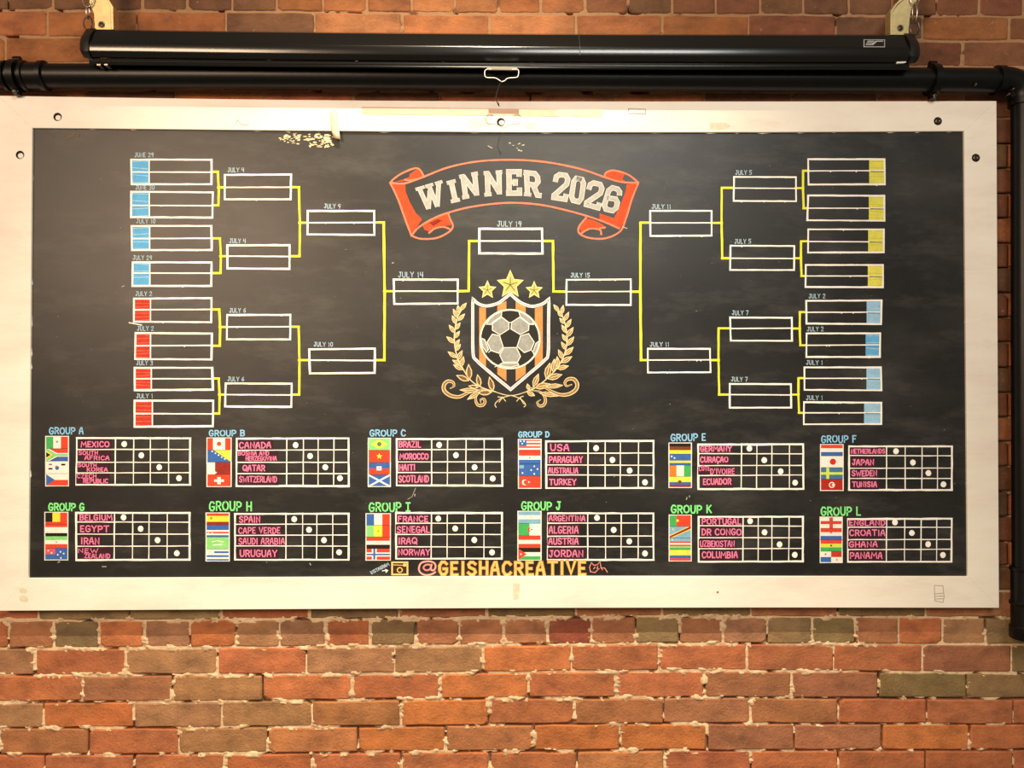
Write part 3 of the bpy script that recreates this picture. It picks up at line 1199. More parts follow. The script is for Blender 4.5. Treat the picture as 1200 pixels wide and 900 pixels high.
HEX = [[(385, 345), (440, 308), (482, 340), (482, 378), (430, 412), (385, 385)], [(498, 338), (545, 308), (600, 350), (597, 385), (548, 410), (494, 378)],
       [(550, 418), (597, 404), (630, 455), (612, 500), (572, 516), (530, 480)], [(452, 487), (526, 486), (550, 538), (532, 572), (448, 572), (428, 530)],
       [(428, 418), (448, 482), (424, 520), (375, 503), (354, 455), (385, 407)],
       [(350, 350), (366, 322), (396, 295), (440, 275), (438, 302), (385, 340), (382, 350)], [(540, 276), (585, 292), (622, 330), (626, 348), (602, 346), (548, 305)],
       [(622, 512), (640, 462), (660, 446), (656, 480), (640, 520), (630, 530)], [(440, 578), (535, 578), (540, 590), (490, 602), (430, 592)], [(318, 430), (340, 440), (362, 498), (350, 514), (326, 478)]]
for i, h in enumerate(HEX):
    ball.poly(CT(h), BALLG)
    ball.stroke(CT(h), .9, chalk(226, 224, 212, .05), .08, closed=True, step=30)
for a, b in (((385, 345), (372, 352)), ((482, 340), (498, 338)), ((600, 350), (628, 352)), ((375, 505), (362, 515)), ((612, 500), (628, 520)), ((448, 575), (400, 600))):
    ball.stroke(CT([a, b]), .8, SILV, 0)
ball.stroke([(597.6 + 34.8 * math.cos(i * math.pi / 24), 397.4 + 34.4 * math.sin(i * math.pi / 24)) for i in range(48)], 1.9, chalk(236, 230, 208, .05), .05, closed=True, step=30)
ball.build('football', crest, 'grey and black chalk football inside the shield')
for cx, cy, R in ((490, 118, 84), (356, 149, 54), (630, 151, 52)):
    st = Ink(layer=5)
    pts = []
    for i in range(10):
        rr = R if i % 2 == 0 else R * .46
        an = -math.pi / 2 + i * math.pi / 5
        pts.append((cx + rr * math.cos(an) * .95, cy + rr * math.sin(an)))
    st.poly(CT(pts), STARY)
    st.stroke(CT(pts), .9, chalk(222, 214, 150, .05), .05, closed=True, step=40)
    for an in range(5):
        aa = -math.pi / 2 + an * 2 * math.pi / 5
        st.stroke(CT([(cx, cy), (cx + R * .5 * math.cos(aa), cy + R * .5 * math.sin(aa))]), 1.0 if R > 60 else .7, GREEN_D, .05)
    st.build('star', crest, 'pale yellow chalk star')
TAN = chalk(150, 116, 74, .14, 'tan_chalk')
CREAM = chalk(218, 200, 156, .08)


def leaf(k, bx, by, tx, ty, w, filled):
    dx, dy = tx - bx, ty - by
    L = math.hypot(dx, dy)
    nx, ny = -dy / L, dx / L
    L1 = [(bx, by), (bx + dx * .3 + nx * w * .42, by + dy * .3 + ny * w * .42), (bx + dx * .6 + nx * w * .44, by + dy * .6 + ny * w * .44), (tx, ty)]
    L2 = [(bx, by), (bx + dx * .3 - nx * w * .42, by + dy * .3 - ny * w * .42), (bx + dx * .6 - nx * w * .44, by + dy * .6 - ny * w * .44), (tx, ty)]
    if filled:
        k.poly(L1 + L2[-2:0:-1], TAN)
        k.stroke([(bx + dx * .25, by + dy * .25), (bx + dx * .8, by + dy * .8)], .9, DARK if filled == 2 else CREAM, 0)
    k.stroke(L1, .95, CREAM, .08, step=30)
    k.stroke(L2, .95, CREAM, .08, step=30)


for side in (0, 1):
    k = Ink(layer=2)
    if side == 0:
        stem = [(222, 240), (185, 300), (166, 380), (162, 450), (176, 530), (212, 610), (262, 682), (330, 724), (400, 745)]
        tips = [((197, 268), (232, 226)), ((190, 285), (183, 240)), ((182, 312), (156, 262)), ((186, 328), (222, 290)), ((172, 348), (150, 300)),
                ((168, 380), (196, 342)), ((166, 400), (132, 356)), ((164, 430), (192, 392)), ((164, 460), (118, 424)), ((164, 482), (192, 440)),
                ((168, 505), (198, 468)), ((174, 545), (126, 512)), ((180, 560), (208, 505)), ((196, 585), (152, 560)), ((200, 600), (216, 540)),
                ((212, 616), (158, 588)), ((250, 675), (246, 586)), ((246, 680), (176, 650)), ((312, 716), (298, 646)), ((300, 720), (248, 712)), ((388, 742), (368, 660)), ((380, 748), (300, 752))]
    else:
        stem = [(745, 238), (795, 300), (818, 380), (822, 450), (806, 530), (765, 605), (705, 668), (640, 720), (590, 742)]
        tips = [((775, 275), (745, 236)), ((790, 290), (800, 240)), ((796, 305), (768, 275)), ((806, 330), (832, 280)), ((808, 345), (780, 315)),
                ((816, 370), (846, 322)), ((818, 400), (792, 355)), ((820, 425), (858, 370)), ((822, 450), (795, 410)), ((822, 475), (862, 425)),
                ((818, 500), (790, 455)), ((812, 530), (858, 485)), ((800, 555), (772, 500)), ((790, 575), (850, 540)), ((768, 600), (765, 540)),
                ((765, 610), (830, 595)), ((742, 630), (748, 555)), ((700, 668), (722, 578)), ((708, 668), (792, 645)), ((625, 715), (655, 642)), ((635, 722), (722, 700)), ((600, 735), (590, 700))]
    k.stroke(smooth(CT(stem), 4), 1.3, CREAM, .1, step=30)
    for q, (b, t) in enumerate(tips):
        (bx, by), (tx, ty) = CT([b, t])
        ln = math.hypot(tx - bx, ty - by)
        leaf(k, bx, by, tx, ty, max(4.2, ln * .40), 2 if q > 15 and side == 0 else 1)
    if side == 0:
        vol = [(330, 730), (290, 738), (240, 752), (190, 775), (140, 768), (104, 740), (102, 705), (125, 684), (154, 690), (160, 712), (146, 722)]
        sml = [(318, 742), (292, 768), (288, 800), (302, 824), (328, 824), (342, 806), (334, 788), (316, 792), (316, 804)]
    else:
        vol = [(620, 722), (680, 716), (730, 742), (780, 762), (830, 760), (872, 735), (882, 700), (862, 672), (828, 672), (810, 692), (820, 712), (842, 706)]
        sml = [(620, 738), (662, 745), (688, 768), (696, 800), (684, 824), (660, 828), (648, 808), (662, 796)]
    for pl, wd in ((vol, 4.6), (sml, 3.6)):
        s_ = smooth(CT(pl), 5)
        n = len(s_)
        k.stroke(s_, wd, CREAM, .02, step=30, taper=True)
        k.stroke(s_, wd * .55, TAN, .02, step=30, taper=True)
    lf = ([((300, 738), (196, 735)), ((312, 745), (240, 790))] if side == 0 else [((662, 752), (770, 770)), ((700, 715), (796, 708)), ((590, 748), (632, 768))])
    for b, t in lf:
        (bx, by), (tx, ty) = CT([b, t])
        leaf(k, bx, by, tx, ty, 5.2, 1)
    k.build('laurel_branch', crest, 'tan chalk laurel branch curling beside the shield')
k = Ink(layer=3)
for a in ([(400, 745), (445, 760), (492, 768), (540, 760), (592, 742)], [(490, 768), (440, 782), (408, 806), (400, 824), (408, 836)], [(492, 766), (540, 782), (570, 805), (580, 825), (570, 834)],
          [(418, 776), (446, 778)], [(446, 778), (424, 806)], [(444, 776), (462, 800)], [(528, 800), (548, 778), (566, 772)], [(548, 780), (562, 806), (572, 818)]):
    k.stroke(smooth(CT(a), 3), .9, CREAM, .1, step=30)
k.build('ribbon_tie', crest)

# ---- group tables
FR, FG, FB = chalk(222, 74, 52, .1), chalk(72, 176, 96, .1), chalk(62, 104, 176, .1)
FW, FY, FK = chalk(236, 234, 226, .06), chalk(240, 222, 70, .08), chalk(40, 36, 34, .1)
FLG, FLB, FO = chalk(140, 214, 130, .1), chalk(130, 178, 206, .1), chalk(226, 128, 56, .1)
FM, FBR, FY2 = chalk(150, 52, 44, .12), chalk(128, 66, 44, .1), chalk(214, 226, 84, .08)
h = lambda *c: [('h', c)]
v = lambda *c: [('v', c)]
rc = lambda c, a, b, d, e: ('p', c, [(a, b), (d, b), (d, e), (a, e)])
FLAGS = {
    'MEXICO': v(FG, FW, FR) + [('c', chalk(150, 170, 120, .1), .5, .45, 1.5)],
    'SOUTH|AFRICA': h(FR, FR, FG, FB, FB) + [('p', FW, [(0, 0), (.15, 0), (.5, .35), (1, .35), (1, .65), (.5, .65), (.15, 1), (0, 1)]), ('p', FLG, [(0, .02), (.08, 0), (.45, .42), (1, .42), (1, .6), (.45, .6), (.08, 1), (0, .95)]), ('p', FY, [(0, .15), (.3, .5), (0, .85)]), ('p', FK, [(0, .25), (.22, .5), (0, .75)])],
    'SOUTH|KOREA': h(FW) + [('c', FB, .5, .55, 2.4), ('c', chalk(196, 96, 110, .1), .46, .42, 1.2), rc(FK, .12, .55, .3, .68), rc(FK, .68, .2, .86, .34), rc(chalk(120, 116, 130, .1), .14, .2, .28, .32)],
    'CZECH|REPUBLIC': h(FW, FR) + [('p', FB, [(0, 0), (.4, .5), (0, 1)])],
    'BELGIUM': v(FK, FY, FR) + [rc(FR, 0, .82, 1, 1)],
    'EGYPT': h(FR, FW, FW, FK) + [('c', FY, .5, .45, .9)],
    'IRAN': h(FLG, FW, FR) + [('c', FR, .5, .5, .8)],
    'NEW|ZEALAND': h(FB) + [rc(chalk(216, 92, 96, .1), 0, 0, .45, .5), ('s', FW, .15, .2), ('s', FW, .3, .38), ('s', FW, .56, .55), ('s', FW, .68, .3), ('s', FW, .82, .45), ('s', FW, .7, .82)],
    'CANADA': v(FR, FW, FW, FR) + [('c', FR, .5, .5, 2.6), ('c', FW, .5, .95, .8)],
    'BOSNIA AND|HERZEGOVINA': h(FB) + [('p', FY2, [(.28, 0), (1, 0), (1, 1)])] + [('s', FW, .22 + .13 * i, .1 + .16 * i) for i in range(5)],
    'QATAR': v(FW, FM, FM) + [('p', FW, [(.3, 0), (.42, .2), (.3, .35), (.42, .5), (.3, .7), (.42, .85), (.3, 1)])],
    'SWITZERLAND': h(FR) + [rc(FW, .43, .2, .57, .8), rc(FW, .3, .4, .7, .6)],
    'SPAIN': h(FR, FY, FY, FM) + [('c', FO, .22, .45, 1.6)],
    'CAPE VERDE': h(FB, FB, FB, FW, FR, FW, FB) + [('s', FW, .18, .5), ('s', FW, .26, .68), ('s', FW, .1, .68)],
    'SAUDI ARABIA': h(FLG) + [('l', FW, [(.25, .4), (.5, .3), (.75, .42)]), ('l', FW, [(.28, .68), (.7, .62)])],
    'URUGUAY': h(FW, FB, FW, FB, FW, FB) + [rc(FW, 0, 0, .35, .4), ('c', FY, .16, .2, 1.0)],
    'BRAZIL': h(FLG) + [('p', FY2, [(.5, .1), (.9, .5), (.5, .9), (.1, .5)]), ('c', chalk(96, 120, 110, .1), .5, .5, 2.6)],
    'MOROCCO': h(FR) + [('S', FY, .5, .5, 3.8)],
    'HAITI': h(FB, FR) + [rc(FW, .38, .32, .6, .66), ('c', FG, .49, .48, .9)],
    'SCOTLAND': h(FB) + [('l', FW, [(0, 0), (1, 1)], 2.0), ('l', FW, [(1, 0), (0, 1)], 2.0)],
    'FRANCE': v(FB, FW, FR),
    'SENEGAL': v(FLG, FY, FR) + [('S', FG, .5, .5, 1.6)],
    'IRAQ': h(FR, FW, FK) + [('l', FG, [(.35, .5), (.65, .5)], .7)],
    'NORWAY': h(FR) + [rc(FW, 0, .32, 1, .68), rc(FW, .24, 0, .44, 1), rc(FB, 0, .43, 1, .57), rc(FB, .3, 0, .38, 1)],
    'USA': h(FR, FW, FR, FW, FR, FW, FR) + [rc(FB, 0, 0, .36, .56), ('s', FW, .1, .15), ('s', FW, .25, .15), ('s', FW, .17, .35)],
    'PARAGUAY': h(FR, FW, FB) + [('c', FK, .5, .5, .8)],
    'AUSTRALIA': h(FB) + [rc(FLB, .04, .1, .24, .36), ('s', FW, .18, .75), ('s', FW, .56, .5), ('s', FW, .7, .2), ('s', FW, .84, .42), ('s', FW, .7, .82)],
    'TURKEY': h(FR) + [('c', FW, .28, .5, 3.4), ('c', FR, .33, .5, 2.7), ('s', FW, .46, .48)],
    'ARGENTINA': h(FLB, FW, FLB) + [('c', FY, .55, .5, 1.0)],
    'ALGERIA': v(FG, FW) + [('c', FR, .5, .5, 2.4), ('c', FW, .56, .5, 1.8), ('s', FR, .6, .5)],
    'AUSTRIA': h(FR, FW, FR),
    'JORDAN': h(FK, FW, FG) + [('p', FR, [(0, 0), (.38, .5), (0, 1)]), ('s', FW, .13, .5)],
    'GERMANY': h(FK, FBR, FY),
    'CURAÇAO': h(FB, FB, FB, FY, FB) + [('s', FW, .12, .2), ('s', FW, .25, .35)],
    "CÔTE|D'IVOIRE": v(FO, FW, FG),
    'ECUADOR': h(FY2, FY2, FB, FM) + [('c', FBR, .48, .5, 2.2)],
    'PORTUGAL': v(FG, FR, FR) + [('c', FY, .38, .5, 1.6)],
    'DR CONGO': h(FLB) + [('p', FY, [(0, 1), (.12, 1), (1, .25), (1, 0), (.86, 0), (0, .8)]), ('p', FM, [(.0, 1), (.06, 1), (1, .16), (1, 0), (.93, 0), (0, .88)]), ('s', FY, .18, .25)],
    'UZBEKISTAN': h(FLB, FLB, FR, FW, FR, FLG, FG) + [('s', FW, .15, .15)],
    'COLUMBIA': h(FY2, FY2, FB, FR),
    'NETHERLANDS': h(FR, FW, FB),
    'JAPAN': h(FW) + [('c', chalk(206, 50, 40, .1), .55, .5, 3.7)],
    'SWEDEN': h(chalk(70, 120, 160, .1)) + [rc(FY2, 0, .4, 1, .62), rc(FY2, .26, 0, .38, 1)],
    'TUNISIA': h(chalk(176, 48, 36, .1)) + [('c', FW, .5, .5, 3.6), ('c', FR, .5, .5, 2.5), ('c', FW, .57, .5, 1.6)],
    'ENGLAND': h(FW) + [rc(chalk(206, 74, 60, .1), 0, .36, 1, .64), rc(chalk(206, 74, 60, .1), .42, 0, .58, 1)],
    'CROATIA': h(FR, FW, FB) + [('c', FR, .5, .35, 1.2)],
    'GHANA': h(FR, FY2, FG) + [('S', FK, .5, .5, 1.8)],
    'PANAMA': h(FW) + [rc(chalk(200, 60, 44, .1), .5, 0, 1, .5), rc(FB, 0, .5, .5, 1), ('s', FB, .25, .25), ('s', FR, .75, .75)],
}
BG, GRN = 'b', 'g'
# offset, letter, colour, heading box, flag box, table box, columns, rows, dots, names with text extents (5x crop)
TB = [
    (40, 'A', BG, (88, 54, 290, 94), (65, 105, 204, 398), (245, 114, 917, 392), (476, 583, 680, 787), (183, 258, 320), ((528, 152), (628, 218), (733, 288), (849, 352)),
     [('MEXICO', 272, 136, 442, 170), ('SOUTH|AFRICA', 262, 193, 440, 244), ('SOUTH|KOREA', 258, 266, 430, 312), ('CZECH|REPUBLIC', 252, 328, 432, 380)]),
    (40, 'G', GRN, (84, 498, 294, 542), (60, 550, 200, 832), (243, 552, 914, 832), (470, 577, 673, 779), (608, 678, 750), ((524, 582), (624, 648), (723, 715), (836, 792)),
     [('BELGIUM', 265, 565, 460, 600), ('EGYPT', 268, 630, 440, 668), ('IRAN', 272, 700, 384, 740), ('NEW|ZEALAND', 258, 765, 444, 820)]),
    (230, 'B', BG, (74, 70, 285, 106), (60, 114, 207, 402), (232, 116, 896, 400), (530, 627, 713, 806), (187, 258, 324), ((582, 158), (667, 222), (756, 288), (842, 352)),
     [('CANADA', 250, 140, 440, 176), ('BOSNIA AND|HERZEGOVINA', 246, 195, 470, 248), ('QATAR', 270, 274, 404, 310), ('SWITZERLAND', 250, 340, 474, 376)]),
    (230, 'H', GRN, (76, 488, 326, 542), (55, 554, 196, 838), (225, 557, 897, 832), (525, 622, 706, 799), (623, 686, 748), ((574, 592), (661, 654), (748, 715), (837, 786)),
     [('SPAIN', 250, 575, 376, 612), ('CAPE VERDE', 246, 640, 494, 676), ('SAUDI ARABIA', 246, 702, 520, 740), ('URUGUAY', 254, 772, 474, 812)]),
    (420, 'C', BG, (66, 68, 278, 106), (55, 116, 190, 402), (221, 118, 846, 396), (428, 522, 630, 736), (183, 258, 318), ((473, 157), (571, 217), (681, 288), (787, 354)),
     [('BRAZIL', 236, 136, 368, 172), ('MOROCCO', 240, 206, 412, 242), ('HAITI', 238, 270, 334, 306), ('SCOTLAND', 234, 336, 414, 376)]),
    (420, 'I', GRN, (62, 494, 304, 546), (42, 558, 190, 833), (218, 552, 845, 826), (427, 520, 625, 736), (615, 680, 755), ((468, 589), (567, 647), (679, 714), (783, 787)),
     [('FRANCE', 230, 574, 410, 608), ('SENEGAL', 224, 634, 420, 672), ('IRAQ', 232, 700, 346, 738), ('NORWAY', 232, 768, 420, 804)]),
    (595, 'D', BG, (62, 78, 245, 112), (60, 123, 198, 412), (223, 131, 857, 412), (470, 570, 659, 766), (205, 275, 334), ((518, 176), (613, 245), (714, 307), (804, 376)),
     [('USA', 248, 152, 362, 192), ('PARAGUAY', 240, 224, 440, 262), ('AUSTRALIA', 236, 290, 414, 324), ('TURKEY', 242, 356, 402, 392)]),
    (595, 'J', GRN, (80, 490, 310, 538), (57, 544, 198, 833), (232, 555, 858, 832), (468, 573, 664, 764), (614, 692, 752), ((523, 584), (621, 655), (712, 722), (804, 793)),
     [('ARGENTINA', 240, 570, 456, 604), ('ALGERIA', 240, 634, 416, 676), ('AUSTRIA', 238, 702, 416, 740), ('JORDAN', 240, 774, 444, 814)]),
    (770, 'E', BG, (80, 92, 286, 134), (67, 144, 204, 407), (238, 151, 860, 416), (494, 584, 672, 775), (208, 278, 335), ((541, 178), (628, 246), (724, 312), (809, 378)),
     [('GERMANY', 252, 164, 438, 196), ('CURAÇAO', 252, 226, 418, 260), ("CÔTE|D'IVOIRE", 246, 282, 454, 328), ('ECUADOR', 268, 354, 436, 390)]),
    (770, 'K', GRN, (82, 510, 320, 556), (68, 566, 203, 838), (241, 575, 857, 842), (503, 592, 672, 773), (632, 702, 765), ((545, 603), (630, 669), (718, 740), (807, 801)),
     [('PORTUGAL', 260, 588, 494, 624), ('DR CONGO', 260, 648, 496, 686), ('UZBEKISTAN', 250, 718, 456, 754), ('COLUMBIA', 262, 782, 474, 820)]),
    (940, 'F', BG, (112, 102, 318, 144), (105, 153, 243, 425), (271, 162, 881, 424), (494, 603, 702, 792), (220, 292, 352), ((550, 194), (649, 260), (740, 322), (828, 388)),
     [('NETHERLANDS', 284, 180, 488, 208), ('JAPAN', 292, 242, 422, 276), ('SWEDEN', 290, 306, 440, 340), ('TUNISIA', 292, 372, 440, 404)]),
    (940, 'L', GRN, (110, 520, 344, 570), (103, 578, 237, 847), (266, 587, 879, 843), (494, 600, 697, 788), (640, 712, 770), ((544, 611), (643, 673), (738, 739), (825, 802)),
     [('ENGLAND', 274, 596, 488, 630), ('CROATIA', 276, 654, 488, 690), ('GHANA', 274, 722, 444, 756), ('PANAMA', 278, 786, 472, 824)]),
]
GL['Ô'] = GL['O'] + [[(.3, -.15), (.5, -.28), (.7, -.15)]]
PLAIN = {"CÔTE|D'IVOIRE": "Cote d'Ivoire"}
for ti, (ox, let, col, hd, fb, tbx, cols, rws, dots, names) in enumerate(TB):
    S = lambda x, y: (ox + x / 5.0, 490 + y / 5.0)
    rn = random.Random(900 + ti)
    k = Ink(layer=2)
    k.rnd = rn
    x0, y0 = S(tbx[0], tbx[1])
    x1, y1 = S(tbx[2], tbx[3])
    x0 += .7
    x1 -= .7
    y0 += .7
    y1 -= .4
    heavy = 2.2
    k.box(x0, y0, x1, y1, heavy, WHT, .18, .3)
    rl = [S(0, yy)[1] for yy in rws]
    cl = [S(xx, 0)[0] for xx in cols]
    for yy in rl:
        k.stroke([(x0, yy + rn.uniform(-.4, .4)), (x1, yy + rn.uniform(-.4, .4))], 1.15, WHT, .22)
    for xx in cl:
        k.stroke([(xx + .2, y0 - rn.uniform(0, 1)), (xx + rn.uniform(-.4, .2), y1 + rn.uniform(0, .6))], 1.1 if xx != cl[0] else 1.3, WHT, .22)
    tab = k.build('group_table', board, 'white chalk score table of group ' + let)
    hk = Ink(layer=2)
    hk.rnd = rn
    a, b = S(hd[0], hd[1]), S(hd[2], hd[3])
    txt = 'GROUP ' + ('Ì' if let == 'I' else let)
    hk.text(txt, q4(a[0] + .5, a[1] + .5, b[0] - .5, b[1] - .3, rn.uniform(-.4, .2) if col == BG else 0), 1.45 if col == BG else 1.75, HEADB if col == BG else HEADG)
    hk.build('heading_lettering', tab, ('pale blue' if col == BG else 'green') + ' heading reading GROUP ' + let)
    ycell = [y0] + rl + [y1]
    fx0, fy0 = S(fb[0], fb[1])
    fx1, fy1 = S(fb[2], fb[3])
    for i, (nm, tx0, ty0, tx1, ty1) in enumerate(names):
        a, b = S(tx0, ty0), S(tx1, ty1)
        tk = Ink(layer=3)
        tk.rnd = rn
        tk.rect(a[0] - 1.2, ycell[i] + 1.3, min(b[0] + 1.6, cl[0] - 1), ycell[i + 1] - .9, MAROON)
        if '|' in nm:
            p, q = nm.split('|')
            hh = b[1] - a[1]
            if nm.startswith('C') and 'IVOIRE' in nm:
                tk.text(p, q4(a[0], a[1], a[0] + 12.5, a[1] + 5), .85, PINK)
                tk.text(q, q4(a[0] + 13.5, a[1] + 3.0, b[0], b[1]), 1.05, PINK)
            else:
                pr = .62 if len(p) < 9 else .8
                tk.text(p, q4(a[0], a[1], a[0] + (b[0] - a[0]) * pr, a[1] + hh * .42), .95, PINK)
                tk.text(q, q4(a[0] + (b[0] - a[0]) * (.2 if len(q) > 5 else .3), a[1] + hh * .56, b[0], b[1]), 1.0, PINK)
        else:
            tk.text(nm, q4(a[0] + .6, a[1] + .4, b[0] - .6, b[1] - .4), 1.35 if len(nm) < 9 else 1.15, PINK)
        nice = PLAIN.get(nm, nm.replace('|', ' ').title())
        tk.build('country_lettering', tab, 'pink chalk name reading ' + nice)
        dk = Ink(layer=4)
        dk.rnd = rn
        dx, dy = S(*dots[i])
        dk.disc(dx, dy, 3.3, WHT, 16, 3.5, .05)
        dk.build('marker_dot', tab)
        # flag
        fk = Ink(layer=2)
        fk.rnd = rn
        X0, X1 = fx0 + .5, fx1 - .5
        Y0 = fy0 + (fy1 - fy0) * i / 4 + .3
        Y1 = fy0 + (fy1 - fy0) * (i + 1) / 4 - .15
        U = lambda u, w_: (X0 + (X1 - X0) * u, Y0 + (Y1 - Y0) * w_)
        for op in FLAGS[nm]:
            t = op[0]
            if t in 'hv':
                n = len(op[1])
                for j, c in enumerate(op[1]):
                    if t == 'h':
                        A_, B_ = U(0, j / n), U(1, (j + 1) / n)
                    else:
                        A_, B_ = U(j / n, 0), U((j + 1) / n, 1)
                    fk.rect(A_[0], A_[1], B_[0], B_[1], c)
                fk.k += 12
            elif t == 'p':
                fk.poly([U(*p) for p in op[2]], op[1])
                fk.k += 10
            elif t == 'c':
                c_ = U(op[2], op[3])
                fk.disc(c_[0], c_[1], op[4], op[1], 12, wob=.03)
                fk.k += 10
            elif t == 's':
                c_ = U(op[2], op[3])
                fk.disc(c_[0], c_[1], 1.05, op[1], 6, wob=.2)
                fk.k += 10
            elif t == 'S':
                c_ = U(op[2], op[3])
                fk.poly([(c_[0] + op[4] * (1 if j % 2 == 0 else .42) * math.sin(j * math.pi / 5), c_[1] - op[4] * (1 if j % 2 == 0 else .42) * math.cos(j * math.pi / 5)) for j in range(10)], op[1])
                fk.k += 10
            elif t == 'l':
                fk.stroke([U(*p) for p in op[2]], op[3] if len(op) > 3 else 1.0, op[1], .1, cap=False)
                fk.k += 10
        fk.k += 20
        fk.stroke([(X0, Y0), (X0, Y1)], 1.1, FW, .2)
        fk.stroke([(X1, Y0), (X1, Y1)], 1.1, FW, .2)
        if i in (0,):
            fk.stroke([(X0, Y0), (X1, Y0)], .9, FW, .2)
        if i in (3,):
            fk.stroke([(X0, Y1), (X1, Y1)], .9, FW, .2)
        fk.build('flag', tab, 'small chalk flag of ' + nice)

# ---- signature line
HT = lambda pts: T((425, 650), 10.0, pts)
GOLD = chalk(240, 176, 84, .08, 'gold_chalk')
GOLD2 = chalk(250, 206, 130, .06)
ROSE = chalk(232, 146, 138, .1, 'rose_chalk')
k = Ink(layer=3)
sig0 = 'GEISHACREATIVE'
xa, xb = 514.0, 686.0
for wd, mt in ((4.3, chalk(140, 80, 40, .1)), (3.4, GOLD), (1.3, GOLD2)):
    k.rnd = random.Random(44)
    k.text(sig0, q4(xa + 1, 658.8, xb, 673.2, -.4), wd, mt, .04, gap=.34)
sig = k.build('signature_lettering', board, 'gold chalk handle lettering along the bottom edge')
k = Ink(layer=3)
at_o = [(850, 205), (800, 232), (730, 238), (672, 205), (660, 150), (690, 95), (770, 78), (835, 95), (855, 140), (835, 180), (805, 180), (800, 150), (808, 118)]
at_i = [(800, 150), (775, 178), (735, 180), (712, 155), (730, 125), (770, 115), (800, 128)]
k.stroke(smooth(HT(at_o), 4), 2.2, ROSE, .05, step=20)
k.stroke(smooth(HT(at_i), 4), 1.9, ROSE, .05, step=20)
k.stroke(smooth(HT(at_o), 4), .7, chalk(250, 196, 186, .05), .05, step=20)
k.build('at_sign', board, 'rose chalk at sign')
k = Ink(layer=3)
k.stroke(HT([(345, 90), (525, 90), (525, 232), (345, 232)]), 1.9, GOLD2, .08, closed=True, step=20)
k.rect(*HT([(358, 104)])[0], *HT([(512, 222)])[0], chalk(66, 46, 26, .1))
k.stroke([(HT([(435 + 30 * math.cos(i * .5236), 180 + 28 * math.sin(i * .5236))])[0]) for i in range(12)], 1.1, GOLD2, .05, closed=True, step=20)
k.rect(*HT([(475, 105)])[0], *HT([(512, 138)])[0], GOLD2)
k.stroke(HT([(360, 120), (470, 124)]), .8, GOLD2, .05)
k.build('camera_icon', board, 'small cream outline of a camera')
k = Ink(layer=3)
k.text('INSTAGRAM', HT([(86, 200), (296, 92), (312, 124), (104, 228)]), .8, BLUEW)
k.stroke(HT([(232, 190), (285, 180)]), 1.0, WHT)
k.poly(HT([(262, 168), (302, 182), (272, 218)]), WHT)
k.build('slanted_note', board, 'tiny slanted pale blue word with an arrow')
k = Ink(layer=3)
cr = lambda pts: T((420, 640), 3.75, pts)
for a in ([(1020, 112), (1016, 92), (1024, 72), (1034, 84), (1050, 82), (1062, 68), (1066, 92), (1072, 104)], [(1018, 112), (1040, 116), (1052, 104)], [(1040, 92), (1034, 100)], [(1052, 90), (1048, 98), (1058, 100)], [(1066, 96), (1082, 96), (1094, 114)]):
    k.stroke(cr(a), .95, ROSE, .1, step=20)
k.build('scribble', board, 'rose scribble with two pointed ears')

# ---- smudges, flakes and specks of chalk and bare patches
fl = Ink(layer=1)
fl.rnd = random.Random(8)
FLK = chalk(240, 218, 172, .2, 'bare_ply')


def flake(x, y, a, b, m, n=9):
    ph = fl.rnd.uniform(0, 6)
    fl.poly([(x + a * math.cos(2 * math.pi * i / n + ph) * fl.rnd.uniform(.4, 1.1), y + b * math.sin(2 * math.pi * i / n + ph) * fl.rnd.uniform(.4, 1.1)) for i in range(n)], m)


for i in range(120):
    t = fl.rnd.random()
    if t < .38:
        flake(fl.rnd.uniform(328, 352), fl.rnd.gauss(160, 3.2), fl.rnd.uniform(.8, 3), fl.rnd.uniform(.5, 1.2), FLK)
    else:
        x = fl.rnd.uniform(357, 391)
        flake(x, fl.rnd.choice([157, 160, 163.5, 167, 170]) + (x - 357) * .06 + fl.rnd.gauss(0, 1), fl.rnd.uniform(1, 3.6), fl.rnd.uniform(.6, 1.5), FLK)
for i in range(16):
    flake(fl.rnd.gauss(86, 9), fl.rnd.gauss(159, 3), fl.rnd.uniform(.8, 2.6), fl.rnd.uniform(.5, 1.3), chalk(128, 112, 84, .2))
fl.build('bare_patch', panel, 'flaked patch where paint is gone')['kind'] = 'stuff'
fl = Ink(layer=1)
fl.rnd = random.Random(12)
SM = chalk(120, 116, 108, .15)
for i in range(9):
    flake(604 + fl.rnd.uniform(-7, 12), 172 + fl.rnd.uniform(-5, 5), fl.rnd.uniform(.5, 1.8), fl.rnd.uniform(.4, 1.4), chalk(196, 190, 176, .1))
for i in range(150):
    flake(fl.rnd.uniform(45, 1125), fl.rnd.uniform(162, 668), fl.rnd.uniform(.3, .9), fl.rnd.uniform(.3, .8), SM if i % 3 else GREYCH, 6)
for x, y in ((143, 336), (572, 171), (730, 266), (461, 308), (486, 581), (808, 581), (805, 583), (120, 664), (364, 662), (68, 659)):
    fl.stroke([(x, y), (x + fl.rnd.uniform(-2, 5), y + fl.rnd.uniform(-2, 3))], 1.1, chalk(176, 170, 158, .15))
fl.stroke([(155, 378.6), (150.8, 378), (166, 381)], 1.0, WHT)
fl.stroke([(487, 572), (483, 582), (478, 585)], .9, GREYCH)
fl.build('chalk_speck', panel, 'scattered specks of chalk dust')['kind'] = 'stuff'

